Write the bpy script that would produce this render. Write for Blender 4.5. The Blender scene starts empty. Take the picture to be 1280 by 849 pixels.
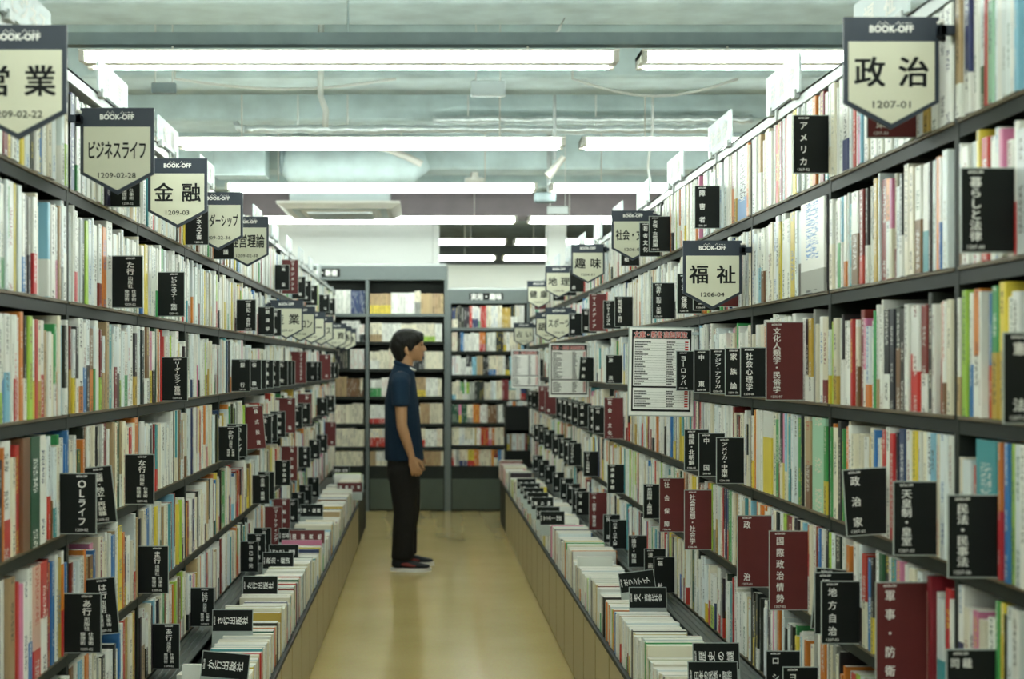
import bpy, bmesh, math, random
import numpy as np
from mathutils import Vector, Matrix

R = random.Random(7)
SC = bpy.context.scene
COL = SC.collection

# ------------------------------------------------------------------ camera
EYE = 1.46
F = 1800.0            # focal length in pixels of the 1280 px wide frame
VX, VY = 532.0, 457.0  # vanishing point of the aisle
cam_d = bpy.data.cameras.new('camera')
cam_d.sensor_width = 36.0
cam_d.lens = F / 1280 * 36
cam_d.shift_x = (640 - VX) / 1280
cam_d.shift_y = (VY - 424.5) / 1280
cam_d.clip_end = 100
cam_d.dof.use_dof = True
cam_d.dof.focus_distance = 4.9
cam_d.dof.aperture_fstop = 4.0
cam = bpy.data.objects.new('camera', cam_d)
cam.location = (0, 0, EYE)
cam.rotation_euler = (math.radians(90), 0, 0)
COL.objects.link(cam)
SC.camera = cam

# ------------------------------------------------------------------ world, exposure
LAMP_STRENGTH = 15.0
LAMP_COLOR = (0.90, 1.0, 0.94)
SC.view_settings.view_transform = 'Standard'
SC.view_settings.look = 'None'
SC.view_settings.exposure = 0.86
SC.view_settings.gamma = 1.0
SC.view_settings.use_curve_mapping = False
w = bpy.data.worlds.new('world')
SC.world = w
w.use_nodes = True
w.node_tree.nodes['Background'].inputs[0].default_value = (0.6, 0.7, 0.68, 1)
w.node_tree.nodes['Background'].inputs[1].default_value = 0.02


# ------------------------------------------------------------------ materials
def mat(name, col, rough=0.5, metal=0.0, vary=0.08, scale=20.0, emit=0.0, bump=0.0, stretch=None, coat=0.0, alpha=1.0):
    m = bpy.data.materials.new(name)
    m.use_nodes = True
    nt = m.node_tree
    b = nt.nodes['Principled BSDF']
    b.inputs['Roughness'].default_value = rough
    b.inputs['Metallic'].default_value = metal
    if coat:
        b.inputs['Coat Weight'].default_value = coat
        b.inputs['Coat Roughness'].default_value = 0.12
    if max(col) < 0.05: b.inputs['Specular IOR Level'].default_value = 0.2
    tc = nt.nodes.new('ShaderNodeTexCoord')
    mp = nt.nodes.new('ShaderNodeMapping')
    if stretch:
        mp.inputs['Scale'].default_value = stretch
    nz = nt.nodes.new('ShaderNodeTexNoise')
    nz.inputs['Scale'].default_value = scale
    nz.inputs['Detail'].default_value = 4
    nt.links.new(tc.outputs['Object'], mp.inputs['Vector'])
    nt.links.new(mp.outputs['Vector'], nz.inputs['Vector'])
    mx = nt.nodes.new('ShaderNodeMix')
    mx.data_type = 'RGBA'
    mx.inputs['A'].default_value = tuple(max(0, c * (1 - vary)) for c in col) + (1,)
    mx.inputs['B'].default_value = tuple(min(1, c * (1 + vary)) for c in col) + (1,)
    nt.links.new(nz.outputs['Fac'], mx.inputs['Factor'])
    nt.links.new(mx.outputs['Result'], b.inputs['Base Color'])
    if emit:
        b.inputs['Emission Color'].default_value = tuple(LAMP_COLOR) + (1,)
        b.inputs['Emission Strength'].default_value = emit
    if bump:
        bp = nt.nodes.new('ShaderNodeBump')
        bp.inputs['Strength'].default_value = bump
        bp.inputs['Distance'].default_value = 0.01
        nt.links.new(nz.outputs['Fac'], bp.inputs['Height'])
        nt.links.new(bp.outputs['Normal'], b.inputs['Normal'])
    if alpha < 1:
        b.inputs['Alpha'].default_value = alpha
    return m


def book_material():
    """Printed paper: cover colour from the mesh, small glyph-like ink marks down the spine."""
    m = bpy.data.materials.new('printed_book')
    m.use_nodes = True
    nt = m.node_tree
    N, L = nt.nodes.new, nt.links.new
    b = nt.nodes['Principled BSDF']
    b.inputs['Roughness'].default_value = 0.38
    base = N('ShaderNodeVertexColor'); base.layer_name = 'cover'
    ink = N('ShaderNodeVertexColor'); ink.layer_name = 'ink'
    uv = N('ShaderNodeUVMap'); uv.uv_map = 'UVMap'
    sp = N('ShaderNodeSeparateXYZ'); L(uv.outputs['UV'], sp.inputs[0])

    def mth(op, a, bb=None, c=None):
        n = N('ShaderNodeMath'); n.operation = op
        for i, v in enumerate((a, bb, c)):
            if v is None: continue
            if isinstance(v, (int, float)): n.inputs[i].default_value = v
            else: L(v, n.inputs[i])
        return n.outputs[0]
    cmb = N('ShaderNodeCombineXYZ')
    L(mth('MULTIPLY', sp.outputs[0], 3.4), cmb.inputs[0]); L(mth('MULTIPLY', sp.outputs[1], 3.0), cmb.inputs[1])
    nz = N('ShaderNodeTexNoise'); nz.inputs['Scale'].default_value = 1.6; nz.inputs['Detail'].default_value = 1.0
    L(cmb.outputs[0], nz.inputs['Vector'])
    glyph = mth('GREATER_THAN', nz.outputs['Fac'], 0.505)
    frac = mth('FRACT', mth('MULTIPLY', sp.outputs[1], 1.35))
    gap = mth('GREATER_THAN', frac, 0.16)
    cen = mth('LESS_THAN', mth('ABSOLUTE', mth('SUBTRACT', sp.outputs[0], 0.5)), 0.27)
    cm2 = N('ShaderNodeCombineXYZ'); L(mth('MULTIPLY', sp.outputs[1], 0.22), cm2.inputs[1])
    n2 = N('ShaderNodeTexNoise'); n2.inputs['Scale'].default_value = 1.0; n2.inputs['Detail'].default_value = 0.0
    L(cm2.outputs[0], n2.inputs['Vector'])
    gate = mth('GREATER_THAN', n2.outputs['Fac'], 0.50)
    f = mth('MULTIPLY', mth('MULTIPLY', glyph, gap), mth('MULTIPLY', cen, gate))
    f = mth('MULTIPLY', f, ink.outputs['Alpha'])
    mx = N('ShaderNodeMix'); mx.data_type = 'RGBA'
    L(f, mx.inputs['Factor']); L(base.outputs['Color'], mx.inputs['A']); L(ink.outputs['Color'], mx.inputs['B'])
    L(mx.outputs['Result'], b.inputs['Base Color'])
    return m


M = dict(
    floor=None,
    steel=mat('grey_painted_steel', (0.019, 0.024, 0.020), 0.55, 0.0, 0.1, 30),
    rail=mat('pale_grey_steel', (0.50, 0.54, 0.53), 0.4, 0.1, 0.05, 20),
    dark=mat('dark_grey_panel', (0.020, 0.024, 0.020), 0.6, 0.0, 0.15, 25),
    edge=mat('brown_edging', (0.14, 0.11, 0.062), 0.55, 0.0, 0.15, 40),
    ledge=mat('ledge_steel', (0.07, 0.085, 0.075), 0.35, 0.5, 0.12, 60, stretch=(1, 0.05, 1)),
    beige=mat('beige_laminate', (0.34, 0.28, 0.15), 0.4, 0.0, 0.05, 8),
    page=mat('page_paper', (0.74, 0.72, 0.64), 0.8, 0.0, 0.08, 300, stretch=(0.05, 1, 0.05)),
    navy=mat('navy_board', (0.024, 0.035, 0.052), 0.5, 0.0, 0.1, 20),
    cream=mat('cream_board', (0.64, 0.64, 0.50), 0.5, 0.0, 0.03, 15),
    black=mat('black_card', (0.009, 0.011, 0.010), 0.6, 0.0, 0.2, 30),
    maroon=mat('maroon_card', (0.12, 0.014, 0.014), 0.55, 0.0, 0.12, 30),
    ink=mat('black_ink', (0.012, 0.013, 0.013), 0.7, 0.0, 0.1, 30),
    white=mat('white_print', (0.86, 0.86, 0.82), 0.6, 0.0, 0.04, 30),
    red=mat('red_print', (0.50, 0.03, 0.02), 0.6, 0.0, 0.05, 30),
    plastic=mat('clear_plastic', (0.42, 0.47, 0.44), 0.25, 0.0, 0.05, 30),
    frost=mat('pale_board', (0.60, 0.68, 0.69), 0.45, 0.0, 0.04, 10),
    wall=mat('white_wall_paint', (0.86, 0.88, 0.84), 0.7, 0.0, 0.03, 3),
    grime=mat('grey_wall_paint', (0.22, 0.25, 0.24), 0.8, 0.0, 0.08, 3),
    ceil=mat('sprayed_ceiling', (0.48, 0.58, 0.58), 0.9, 0.0, 0.45, 3.5, bump=0.6),
    beam=mat('ceiling_beam_paint', (0.54, 0.65, 0.65), 0.85, 0.0, 0.35, 5, bump=0.4),
    gap=mat('gap_grey_paint', (0.24, 0.30, 0.31), 0.9, 0.0, 0.25, 8),  # even grey shared by ceiling strips, lamp channel, duct collar and small fittings
    soffit=mat('mauve_soffit', (0.20, 0.17, 0.18), 0.9, 0.0, 0.2, 6),
    foil=mat('foil_lagging', (0.66, 0.72, 0.72), 0.35, 0.6, 0.2, 25, bump=0.9),
    lampbody=mat('lamp_enamel', (0.76, 0.74, 0.68), 0.45, 0.0, 0.03, 10),
    tube=mat('lamp_tube', (0.9, 0.95, 0.9), 0.4, 0.0, 0.01, 5, emit=LAMP_STRENGTH),
    cable=mat('white_cable', (0.70, 0.72, 0.68), 0.5, 0.0, 0.05, 20),
    skin=mat('skin', (0.37, 0.195, 0.092), 0.5, 0.0, 0.06, 30),
    hair=mat('black_hair', (0.010, 0.009, 0.007), 0.45, 0.0, 0.4, 90, stretch=(1, 1, 0.15), bump=0.5),
    shirt=mat('navy_shirt', (0.008, 0.022, 0.042), 0.9, 0.0, 0.5, 160, bump=0.2),
    trousers=mat('black_trousers', (0.011, 0.010, 0.008), 0.85, 0.0, 0.25, 60),
    shoe=mat('dark_shoe', (0.012, 0.014, 0.016), 0.6, 0.0, 0.2, 40),
    shoered=mat('red_suede', (0.16, 0.02, 0.018), 0.7, 0.0, 0.2, 60),
    sole=mat('pale_sole', (0.62, 0.62, 0.58), 0.6, 0.0, 0.06, 40),
    eye=mat('eye', (0.02, 0.015, 0.01), 0.2, 0.0, 0.05, 10),
    lip=mat('lips', (0.30, 0.12, 0.08), 0.45, 0.0, 0.05, 30),
)
M['book'] = book_material()


def floor_material():
    m = bpy.data.materials.new('beige_vinyl_floor')
    m.use_nodes = True
    nt = m.node_tree
    N, L = nt.nodes.new, nt.links.new
    b = nt.nodes['Principled BSDF']
    tc = N('ShaderNodeTexCoord')
    n1 = N('ShaderNodeTexNoise'); n1.inputs['Scale'].default_value = 2.2; n1.inputs['Detail'].default_value = 6
    n2 = N('ShaderNodeTexNoise'); n2.inputs['Scale'].default_value = 90; n2.inputs['Detail'].default_value = 3
    L(tc.outputs['Object'], n1.inputs['Vector']); L(tc.outputs['Object'], n2.inputs['Vector'])
    r = N('ShaderNodeValToRGB')
    r.color_ramp.elements[0].position = 0.3; r.color_ramp.elements[0].color = (0.56, 0.43, 0.175, 1)
    r.color_ramp.elements[1].position = 0.75; r.color_ramp.elements[1].color = (0.64, 0.495, 0.215, 1)
    L(n1.outputs['Fac'], r.inputs[0])
    mx = N('ShaderNodeMix'); mx.data_type = 'RGBA'; mx.blend_type = 'MULTIPLY'; mx.inputs['Factor'].default_value = 0.35
    L(r.outputs[0], mx.inputs['A']); L(n2.outputs['Color'], mx.inputs['B'])
    L(mx.outputs['Result'], b.inputs['Base Color'])
    rr = N('ShaderNodeMapRange'); rr.inputs[3].default_value = 0.11; rr.inputs[4].default_value = 0.18
    mp = N('ShaderNodeMapping'); mp.inputs['Scale'].default_value = (4.5, 0.12, 1)
    n4 = N('ShaderNodeTexNoise'); n4.inputs['Scale'].default_value = 1.0; n4.inputs['Detail'].default_value = 1
    L(tc.outputs['Object'], mp.inputs['Vector']); L(mp.outputs['Vector'], n4.inputs['Vector'])
    rr.inputs[1].default_value = 0.35; rr.inputs[2].default_value = 0.65
    L(n4.outputs['Fac'], rr.inputs[0]); L(rr.outputs[0], b.inputs['Roughness'])
    bp = N('ShaderNodeBump'); bp.inputs['Strength'].default_value = 0.035; bp.inputs['Distance'].default_value = 0.01
    n3 = N('ShaderNodeTexNoise'); n3.inputs['Scale'].default_value = 14
    L(tc.outputs['Object'], n3.inputs['Vector']); L(n3.outputs['Fac'], bp.inputs['Height']); L(bp.outputs['Normal'], b.inputs['Normal'])
    return m


M['floor'] = floor_material()
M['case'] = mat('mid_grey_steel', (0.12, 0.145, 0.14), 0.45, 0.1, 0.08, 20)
M['plinth'] = mat('green_grey_panel', (0.060, 0.078, 0.058), 0.5, 0.0, 0.1, 12)


# ------------------------------------------------------------------ object helpers
def obj(name, bm, m, parent=None, loc=None, smooth=False):
    me = bpy.data.meshes.new(name)
    if isinstance(bm, bmesh.types.BMesh):
        bm.to_mesh(me); bm.free()
    else:
        me.from_pydata(bm[0], [], bm[1]); me.update()
    if m is not None:
        me.materials.append(M[m] if isinstance(m, str) else m)
    if smooth:
        me.polygons.foreach_set('use_smooth', [True] * len(me.polygons))
    o = bpy.data.objects.new(name, me)
    COL.objects.link(o)
    if parent: o.parent = parent
    if loc: o.location = loc
    return o


def tag(o, label, cat, group=None):
    o['label'] = label; o['category'] = cat
    if group: o['group'] = group
    return o


def thing(name, label, cat, loc=(0, 0, 0), group=None, rot=(0, 0, 0)):
    o = bpy.data.objects.new(name, None)
    o.empty_display_size = 0.05
    COL.objects.link(o)
    o.location = loc; o.rotation_euler = rot
    return tag(o, label, cat, group)


def struct(name, bm, m, **k):
    o = obj(name, bm, m, **k)
    o['kind'] = 'structure'
    return o


def box(x0, x1, y0, y1, z0, z1, bevel=0.0, bm=None):
    """Axis-aligned box, optionally bevelled."""
    nb = bmesh.new()
    r = bmesh.ops.create_cube(nb, size=1.0)
    bmesh.ops.scale(nb, vec=(abs(x1 - x0), abs(y1 - y0), abs(z1 - z0)), verts=nb.verts)
    bmesh.ops.translate(nb, vec=((x0 + x1) / 2, (y0 + y1) / 2, (z0 + z1) / 2), verts=nb.verts)
    if bevel:
        bmesh.ops.bevel(nb, geom=list(nb.edges), offset=bevel, segments=2, affect='EDGES', profile=0.5)
    if bm is None:
        return nb
    me = bpy.data.meshes.new('t'); nb.to_mesh(me); nb.free(); bm.from_mesh(me); bpy.data.meshes.remove(me)
    return bm


def prism(pts, y0, y1, bm=None):
    """Outline in x,z pushed along y."""
    bm = bm or bmesh.new()
    a = [bm.verts.new((x, y0, z)) for x, z in pts]
    b = [bm.verts.new((x, y1, z)) for x, z in pts]
    n = len(pts)
    bm.faces.new(a); bm.faces.new(b[::-1])
    for i in range(n):
        bm.faces.new((a[i], b[i], b[(i + 1) % n], a[(i + 1) % n]))
    bmesh.ops.recalc_face_normals(bm, faces=bm.faces)
    return bm


def tube(pts, r, seg=10, bm=None, cap=True):
    bm = bm or bmesh.new()
    pts = [Vector(p) for p in pts]
    rings = []
    for i, p in enumerate(pts):
        d = (pts[min(i + 1, len(pts) - 1)] - pts[max(i - 1, 0)]).normalized()
        a = d.cross(Vector((0, 0, 1)) if abs(d.z) < 0.9 else Vector((1, 0, 0))).normalized()
        b = d.cross(a)
        rr = r[i] if isinstance(r, (list, tuple)) else r
        rings.append([bm.verts.new(p + rr * (math.cos(t) * a + math.sin(t) * b)) for t in [2 * math.pi * k / seg for k in range(seg)]])
    for q, s in zip(rings, rings[1:]):
        for k in range(seg):
            bm.faces.new((q[k], q[(k + 1) % seg], s[(k + 1) % seg], s[k]))
    if cap:
        bm.faces.new(rings[0][::-1]); bm.faces.new(rings[-1])
    bmesh.ops.recalc_face_normals(bm, faces=bm.faces)
    return bm


# ------------------------------------------------------------------ lettering
_G = {}


def glyph(s, off=0.0):
    """Outline of a short string as flat triangles, in units of the em."""
    k = (s, off)
    if k not in _G:
        cu = bpy.data.curves.new('t', 'FONT')
        cu.body = s; cu.resolution_u = 2; cu.offset = off
        o = bpy.data.objects.new('t', cu)
        me = o.to_mesh()
        v = [(p.co.x, p.co.y) for p in me.vertices]; f = [tuple(p.vertices) for p in me.polygons]
        o.to_mesh_clear(); bpy.data.objects.remove(o); bpy.data.curves.remove(cu)
        _G[k] = (v, f)
    return _G[k]


class Ink:
    """Collects lettering in a plane (a across, b up)."""
    def __init__(s): s.v = []; s.f = []; s.l = []; s.lay = 0

    def put(s, v, f):
        n = len(s.v); s.v += v; s.l += [s.lay] * len(v); s.f += [tuple(i + n for i in q) for q in f]

    def char(s, ch, a, b, w, h, off=0.02, vert=False):
        v0, f = glyph(ch)
        for ox, oy in ((-off, -off * 0.6), (off, -off * 0.6), (-off, off * 0.6), (off, off * 0.6)):
            s._char(ch, [(x + ox, y + oy) for x, y in v0], f, a, b, w, h, vert)
            s.lay += 1
        s.lay = 0

    def _char(s, ch, v, f, a, b, w, h, vert):
        if vert and ch in 'ー〜':
            s.put([(a + (y - 0.38) * -w, b + (x - 0.5) * -h) for x, y in v], f)
        elif ord(ch) < 128:
            xs = [p[0] for p in glyph(ch)[0]]; xc = (min(xs) + max(xs)) / 2
            s.put([(a + (x - xc) * w * 1.25, b + (y - 0.34) * h * 1.15) for x, y in v], f)
        else:
            s.put([(a + (x - 0.5) * w, b + (y - 0.38) * h) for x, y in v], f)

    def line(s, t, a, b, w, h, off=0.02):
        """A whole line fitted into a box of w by h centred on a, b."""
        v, f = glyph(t)
        x0 = min(p[0] for p in v); x1 = max(p[0] for p in v); y0 = min(p[1] for p in v); y1 = max(p[1] for p in v)
        for ox, oy in ((-off, -off), (off, -off), (-off, off), (off, off)):
            s.put([(a + ((x + ox - x0) / (x1 - x0) - 0.5) * w, b + ((y + oy - y0) / (y1 - y0) - 0.5) * h) for x, y in v], f)
            s.lay += 1
        s.lay = 0

    def column(s, t, a, top, bot, w, hmax, off=0.02):
        n = len(t); p = (top - bot) / n
        h = min(hmax, p * 1.0)
        if n == 1:
            ys = [(top + bot) / 2]
        else:
            ys = [top - h / 2 - i * (top - bot - h) / (n - 1) for i in range(n)]
        for ch, y in zip(t, ys):
            s.char(ch, a, y, w, h, off, vert=True)

    def rect(s, a0, a1, b0, b1):
        s.put([(a0, b0), (a1, b0), (a1, b1), (a0, b1)], [(0, 1, 2, 3)])

    def disc(s, a, b, r, n=8):
        s.put([(a + r * math.cos(2 * math.pi * k / n), b + r * math.sin(2 * math.pi * k / n)) for k in range(n)], [tuple(range(n))])

    def logo(s, a, b, w):
        """The shop's word mark with little paw dots over the round letters."""
        h = w * 0.150
        s.line('BOOK-OFF', a, b, w, h, 0.035)
        for c in (-0.27, -0.135, 0.155, 0.30, 0.41):
            for d, e in ((-0.034, 0.78), (0.034, 0.78)) if c > 0.2 else ((-0.042, 0.70), (0, 0.95), (0.042, 0.70)):
                s.disc(a + (c + d) * w, b + e * h + 0.012 * w, 0.0155 * w, 6)

    def done(s, fn, name, m, parent, nrm=(0, -1, 0)):
        """fn turns (a, b) into a point of the parent's space; overlaid strokes are stacked a hair apart."""
        e = 0.00007
        return obj(name, ([tuple(c + q * e * l for c, q in zip(fn(a, b), nrm)) for (a, b), l in zip(s.v, s.l)], s.f), m, parent)


# ------------------------------------------------------------------ layout numbers
XL, XR = 0.89, 1.02                       # distance of the book fronts from the camera's line
ZL = [EYE + v for v in (0.445, 0.161, -0.124, -0.4165, -0.719, -1.000)]
ZR = [EYE + v for v in (0.474, 0.190, -0.0985, -0.3845, -0.663, -0.938)]
PL = [2.731 + 0.885 * k for k in range(-1, 14)]   # post positions
PR = [2.790 + 0.876 * k for k in range(-1, 14)]
CASE_TOP = EYE + 0.75
DEPTH = 0.20
TL = dict(f=0.54, b=0.79, z=EYE - 1.118, end=11.6, far=12.95)
TR = dict(f=0.69, b=0.925, z=EYE - 1.075, end=12.6, far=13.95)
BACKY = 14.42


def side(s):
    return (1, XR, ZR, PR, TR) if s == 'R' else (-1, XL, ZL, PL, TL)


def Y_at(s, px, inset=0.0):
    X = (XR if s == 'R' else XL) - inset
    return X * F / abs(px - VX)


ORD = ['zeroth', 'first', 'second', 'third', 'fourth', 'fifth', 'sixth', 'seventh', 'eighth', 'ninth', 'tenth', 'eleventh', 'twelfth', 'thirteenth',
       'fourteenth', 'fifteenth', 'sixteenth', 'seventeenth', 'eighteenth', 'nineteenth']


def ordinal(n):
    if n < 20: return ORD[n]
    tens = {2: 'twenty', 3: 'thirty', 4: 'forty', 5: 'fifty', 6: 'sixty', 7: 'seventy', 8: 'eighty', 9: 'ninety', 10: 'hundred', 11: 'hundred-ten', 12: 'hundred-twenty'}
    t, u = divmod(n, 10)
    if u == 0: return {2: 'twentieth', 3: 'thirtieth', 4: 'fortieth', 5: 'fiftieth', 6: 'sixtieth', 7: 'seventieth', 8: 'eightieth', 9: 'ninetieth', 10: 'hundredth'}.get(t, 'hundred-and-later')
    return tens[t] + '-' + ORD[u]


SHELF = ['top shelf', 'second shelf down', 'third shelf down', 'fourth shelf down', 'fifth shelf down', 'bottom shelf']

# signs: (side, post index in the list, level, characters, code, meaning)
SIGNS = [
    ('L', 1, 0, '営業', '1209-02-22', 'sales'), ('L', 2, 0, 'ビジネスライフ', '1209-02-28', 'business life'), ('L', 3, 0, '金融', '1209-03', 'finance'),
    ('L', 4, 0, 'リーダーシップ', '1209-02-36', 'leadership'), ('L', 5, 0, '経営理論', '1209-02-38', 'management theory'),
    ('L', 7, 1, '産業', '1209-07', 'industry'), ('L', 8, 1, 'パソコン', '1209-08', 'computers'), ('L', 9, 1, 'マナー', '1209-09', 'manners'),
    ('L', 10, 1, 'ビジネス', '1209-10', 'business'), ('L', 12, 1, '投資', '1209-11', 'investing'), ('L', 13, 1, '資格', '1209-12', 'certificates'), ('L', 14, 1, '辞典', '1209-13', 'dictionaries'),
    ('R', 1, 0, '政治', '1207-01', 'politics'), ('R', 3, 1, '福祉', '1206-04', 'welfare'), ('R', 5, 0, '社会・文化', '1206-01', 'society and culture'), ('R', 7, 0, '趣味', '1204-01', 'hobbies'),
    ('R', 9, 0, '地理', '1204-02', 'geography'), ('R', 11, 0, '健康', '1203-01', 'health'), ('R', 9, 1, 'スポーツ', '1204-05', 'sports'),
    ('R', 10, 1, '語学', '1204-06', 'languages'), ('R', 13, 1, '占い', '1203-05', 'fortune telling'),
]
POSTSIGN = {'L': {}, 'R': {}}
for s_, k_, l_, t_, c_, e_ in SIGNS:
    POSTSIGN[s_].setdefault(k_, (t_, e_))


def post_ref(s, k):
    """The last signed post at or before post k, and how many bays past it."""
    j = k
    while j > 0 and j not in POSTSIGN[s]: j -= 1
    if j not in POSTSIGN[s]:
        return None, k
    return POSTSIGN[s][j][1], k - j


# ------------------------------------------------------------------ the setting
def build_room():
    struct('floor', box(-6, 6.5, -3, 24, -0.05, 0), 'floor')
    struct('ceiling', box(-6, 6.5, -3, 24, 3.45, 3.55), 'ceil')
    struct('wall_left', box(-6.1, -6, -3, 24, 0, 3.5), 'grime')
    struct('wall_right', box(6.5, 6.6, -3, 24, 0, 3.5), 'grime')
    struct('wall_front', box(-6.1, 6.6, -3.1, -3, 0, 3.5), 'grime')
    struct('wall_back', box(-6.1, 6.6, 24, 24.1, 0, 3.5), 'grime')
    struct('wall_partition', box(0.1, 3.2, 20.0, 20.12, 0, 2.86), 'wall')
    struct('wall_boxing', box(-2.2, 0.07, 15.0, 16.2, 0, 2.94), 'wall')
    struct('column_boxing', box(0.07, 0.145, 15.02, 15.5, 0, 2.93, 0.01), 'wall')
    struct('column_white', box(1.27, 1.47, 15.0, 15.25, 0, 3.0, 0.01), 'wall')
    struct('baseboard_back', box(-6, 6.5, 23.96, 24, 0, 0.08), 'dark')
    # dropped beam in front of the boxed-in wall, and the beams that cross the sales floor
    struct('beam_soffit', box(-6, 6.5, 14.55, 15.0, 2.965, 3.45, 0.01), 'soffit')
    for i, (y0, y1, z0) in enumerate(((7.15, 7.62, 3.26), (8.35, 8.9, 3.13), (10.35, 10.9, 3.22), (12.2, 12.6, 3.12))):
        b = box(-6, 6.5, y0, y1, z0, 3.45, 0.02)
        struct('beam_cross', b, 'beam')
    struct('trim_2', box(-6, 6.5, 9.2, 9.5, 3.25, 3.45, 0.01), 'gap')  # solid darker strip built in place of a dark gap across the ceiling
    struct('trim_3', box(-6, 6.5, 13.2, 13.7, 3.1, 3.45, 0.01), 'beam')


build_room()


# ------------------------------------------------------------------ ceiling lamps
def ceiling_lamp(x0, y, label, lit=True):
    """Twin-tube batten: folded housing, two glowing tubes, holders at both ends, two drop rods."""
    z = EYE + 1.37
    t = thing('ceiling_lamp', label, 'ceiling lamp', (x0 + 1.2, y, z), 'twin tube ceiling lamps')
    hb = prism([(-0.03, -0.012), (0.03, -0.012), (0.06, 0.018), (0.112, 0.028), (0.112, 0.034), (-0.112, 0.034), (-0.112, 0.028), (-0.06, 0.018)], -1.2, 1.2)
    bmesh.ops.rotate(hb, cent=(0, 0, 0), matrix=Matrix.Rotation(math.radians(90), 3, 'Z'), verts=hb.verts)
    obj('housing', hb, 'lampbody', t)
    for sy in (-1, 1):
        obj('tube', tube([(-1.175, sy * 0.085, 0), (-1.16, sy * 0.085, 0), (1.16, sy * 0.085, 0), (1.175, sy * 0.085, 0)], [0.012, 0.0195, 0.0195, 0.012], 14), 'tube', t, smooth=False)
        for sx in (-1, 1):
            h = box(sx * 1.172, sx * 1.2, sy * 0.085 - 0.02, sy * 0.085 + 0.02, -0.02, 0.034, 0.005)
            box(sx * 1.172, sx * 1.2, min(0, sy * 0.085), max(0, sy * 0.085), 0.012, 0.034, 0, h)
            obj('tube_holder', h, 'lampbody', t)
    for sx in (-0.8, 0.8):
        obj('stem', tube([(sx, 0, 0.03), (sx, 0, 0.072 if abs(y - 6.49) < 0.1 else 3.45 - z)], 0.005, 8), 'lampbody', t)
    return t


LAMP_Y = [-0.64, 1.74, 4.12, 6.49, 8.93, 11.15, 13.6, 16.0, 18.4]
for i, y in enumerate(LAMP_Y):
    if i == 3: struct('trim_%d' % (10 + i), box(-4.2, 3.6, y - 0.035, y + 0.035, EYE + 1.37 + 0.07, EYE + 1.37 + 0.125), 'gap')
    for x_ in (-2.9, -0.35, 2.1):
        if i == 3: struct('trim_%d' % (30 + i), tube([(x_, y, EYE + 1.49), (x_, y, 3.45)], 0.005, 8), 'beam')
    cols = [-4.04, -1.54, 0.96] if i < 7 else [-4.04, -1.5, 0.98]
    for c, x0 in enumerate(cols):
        wh = ['over the neighbouring aisle behind finance sign', 'centred over the aisle', 'over the politics sign bookcase'][c]
        row = ['at the room end', 'overhead at the entrance', 'overhead before first row', 'of first row', 'of second row', 'of third row', 'of fourth row', 'of fifth row past soffit', 'of sixth row past soffit'][i]
        ceiling_lamp(x0, y, 'white twin tube lamp ' + row + ' ' + wh)


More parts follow.
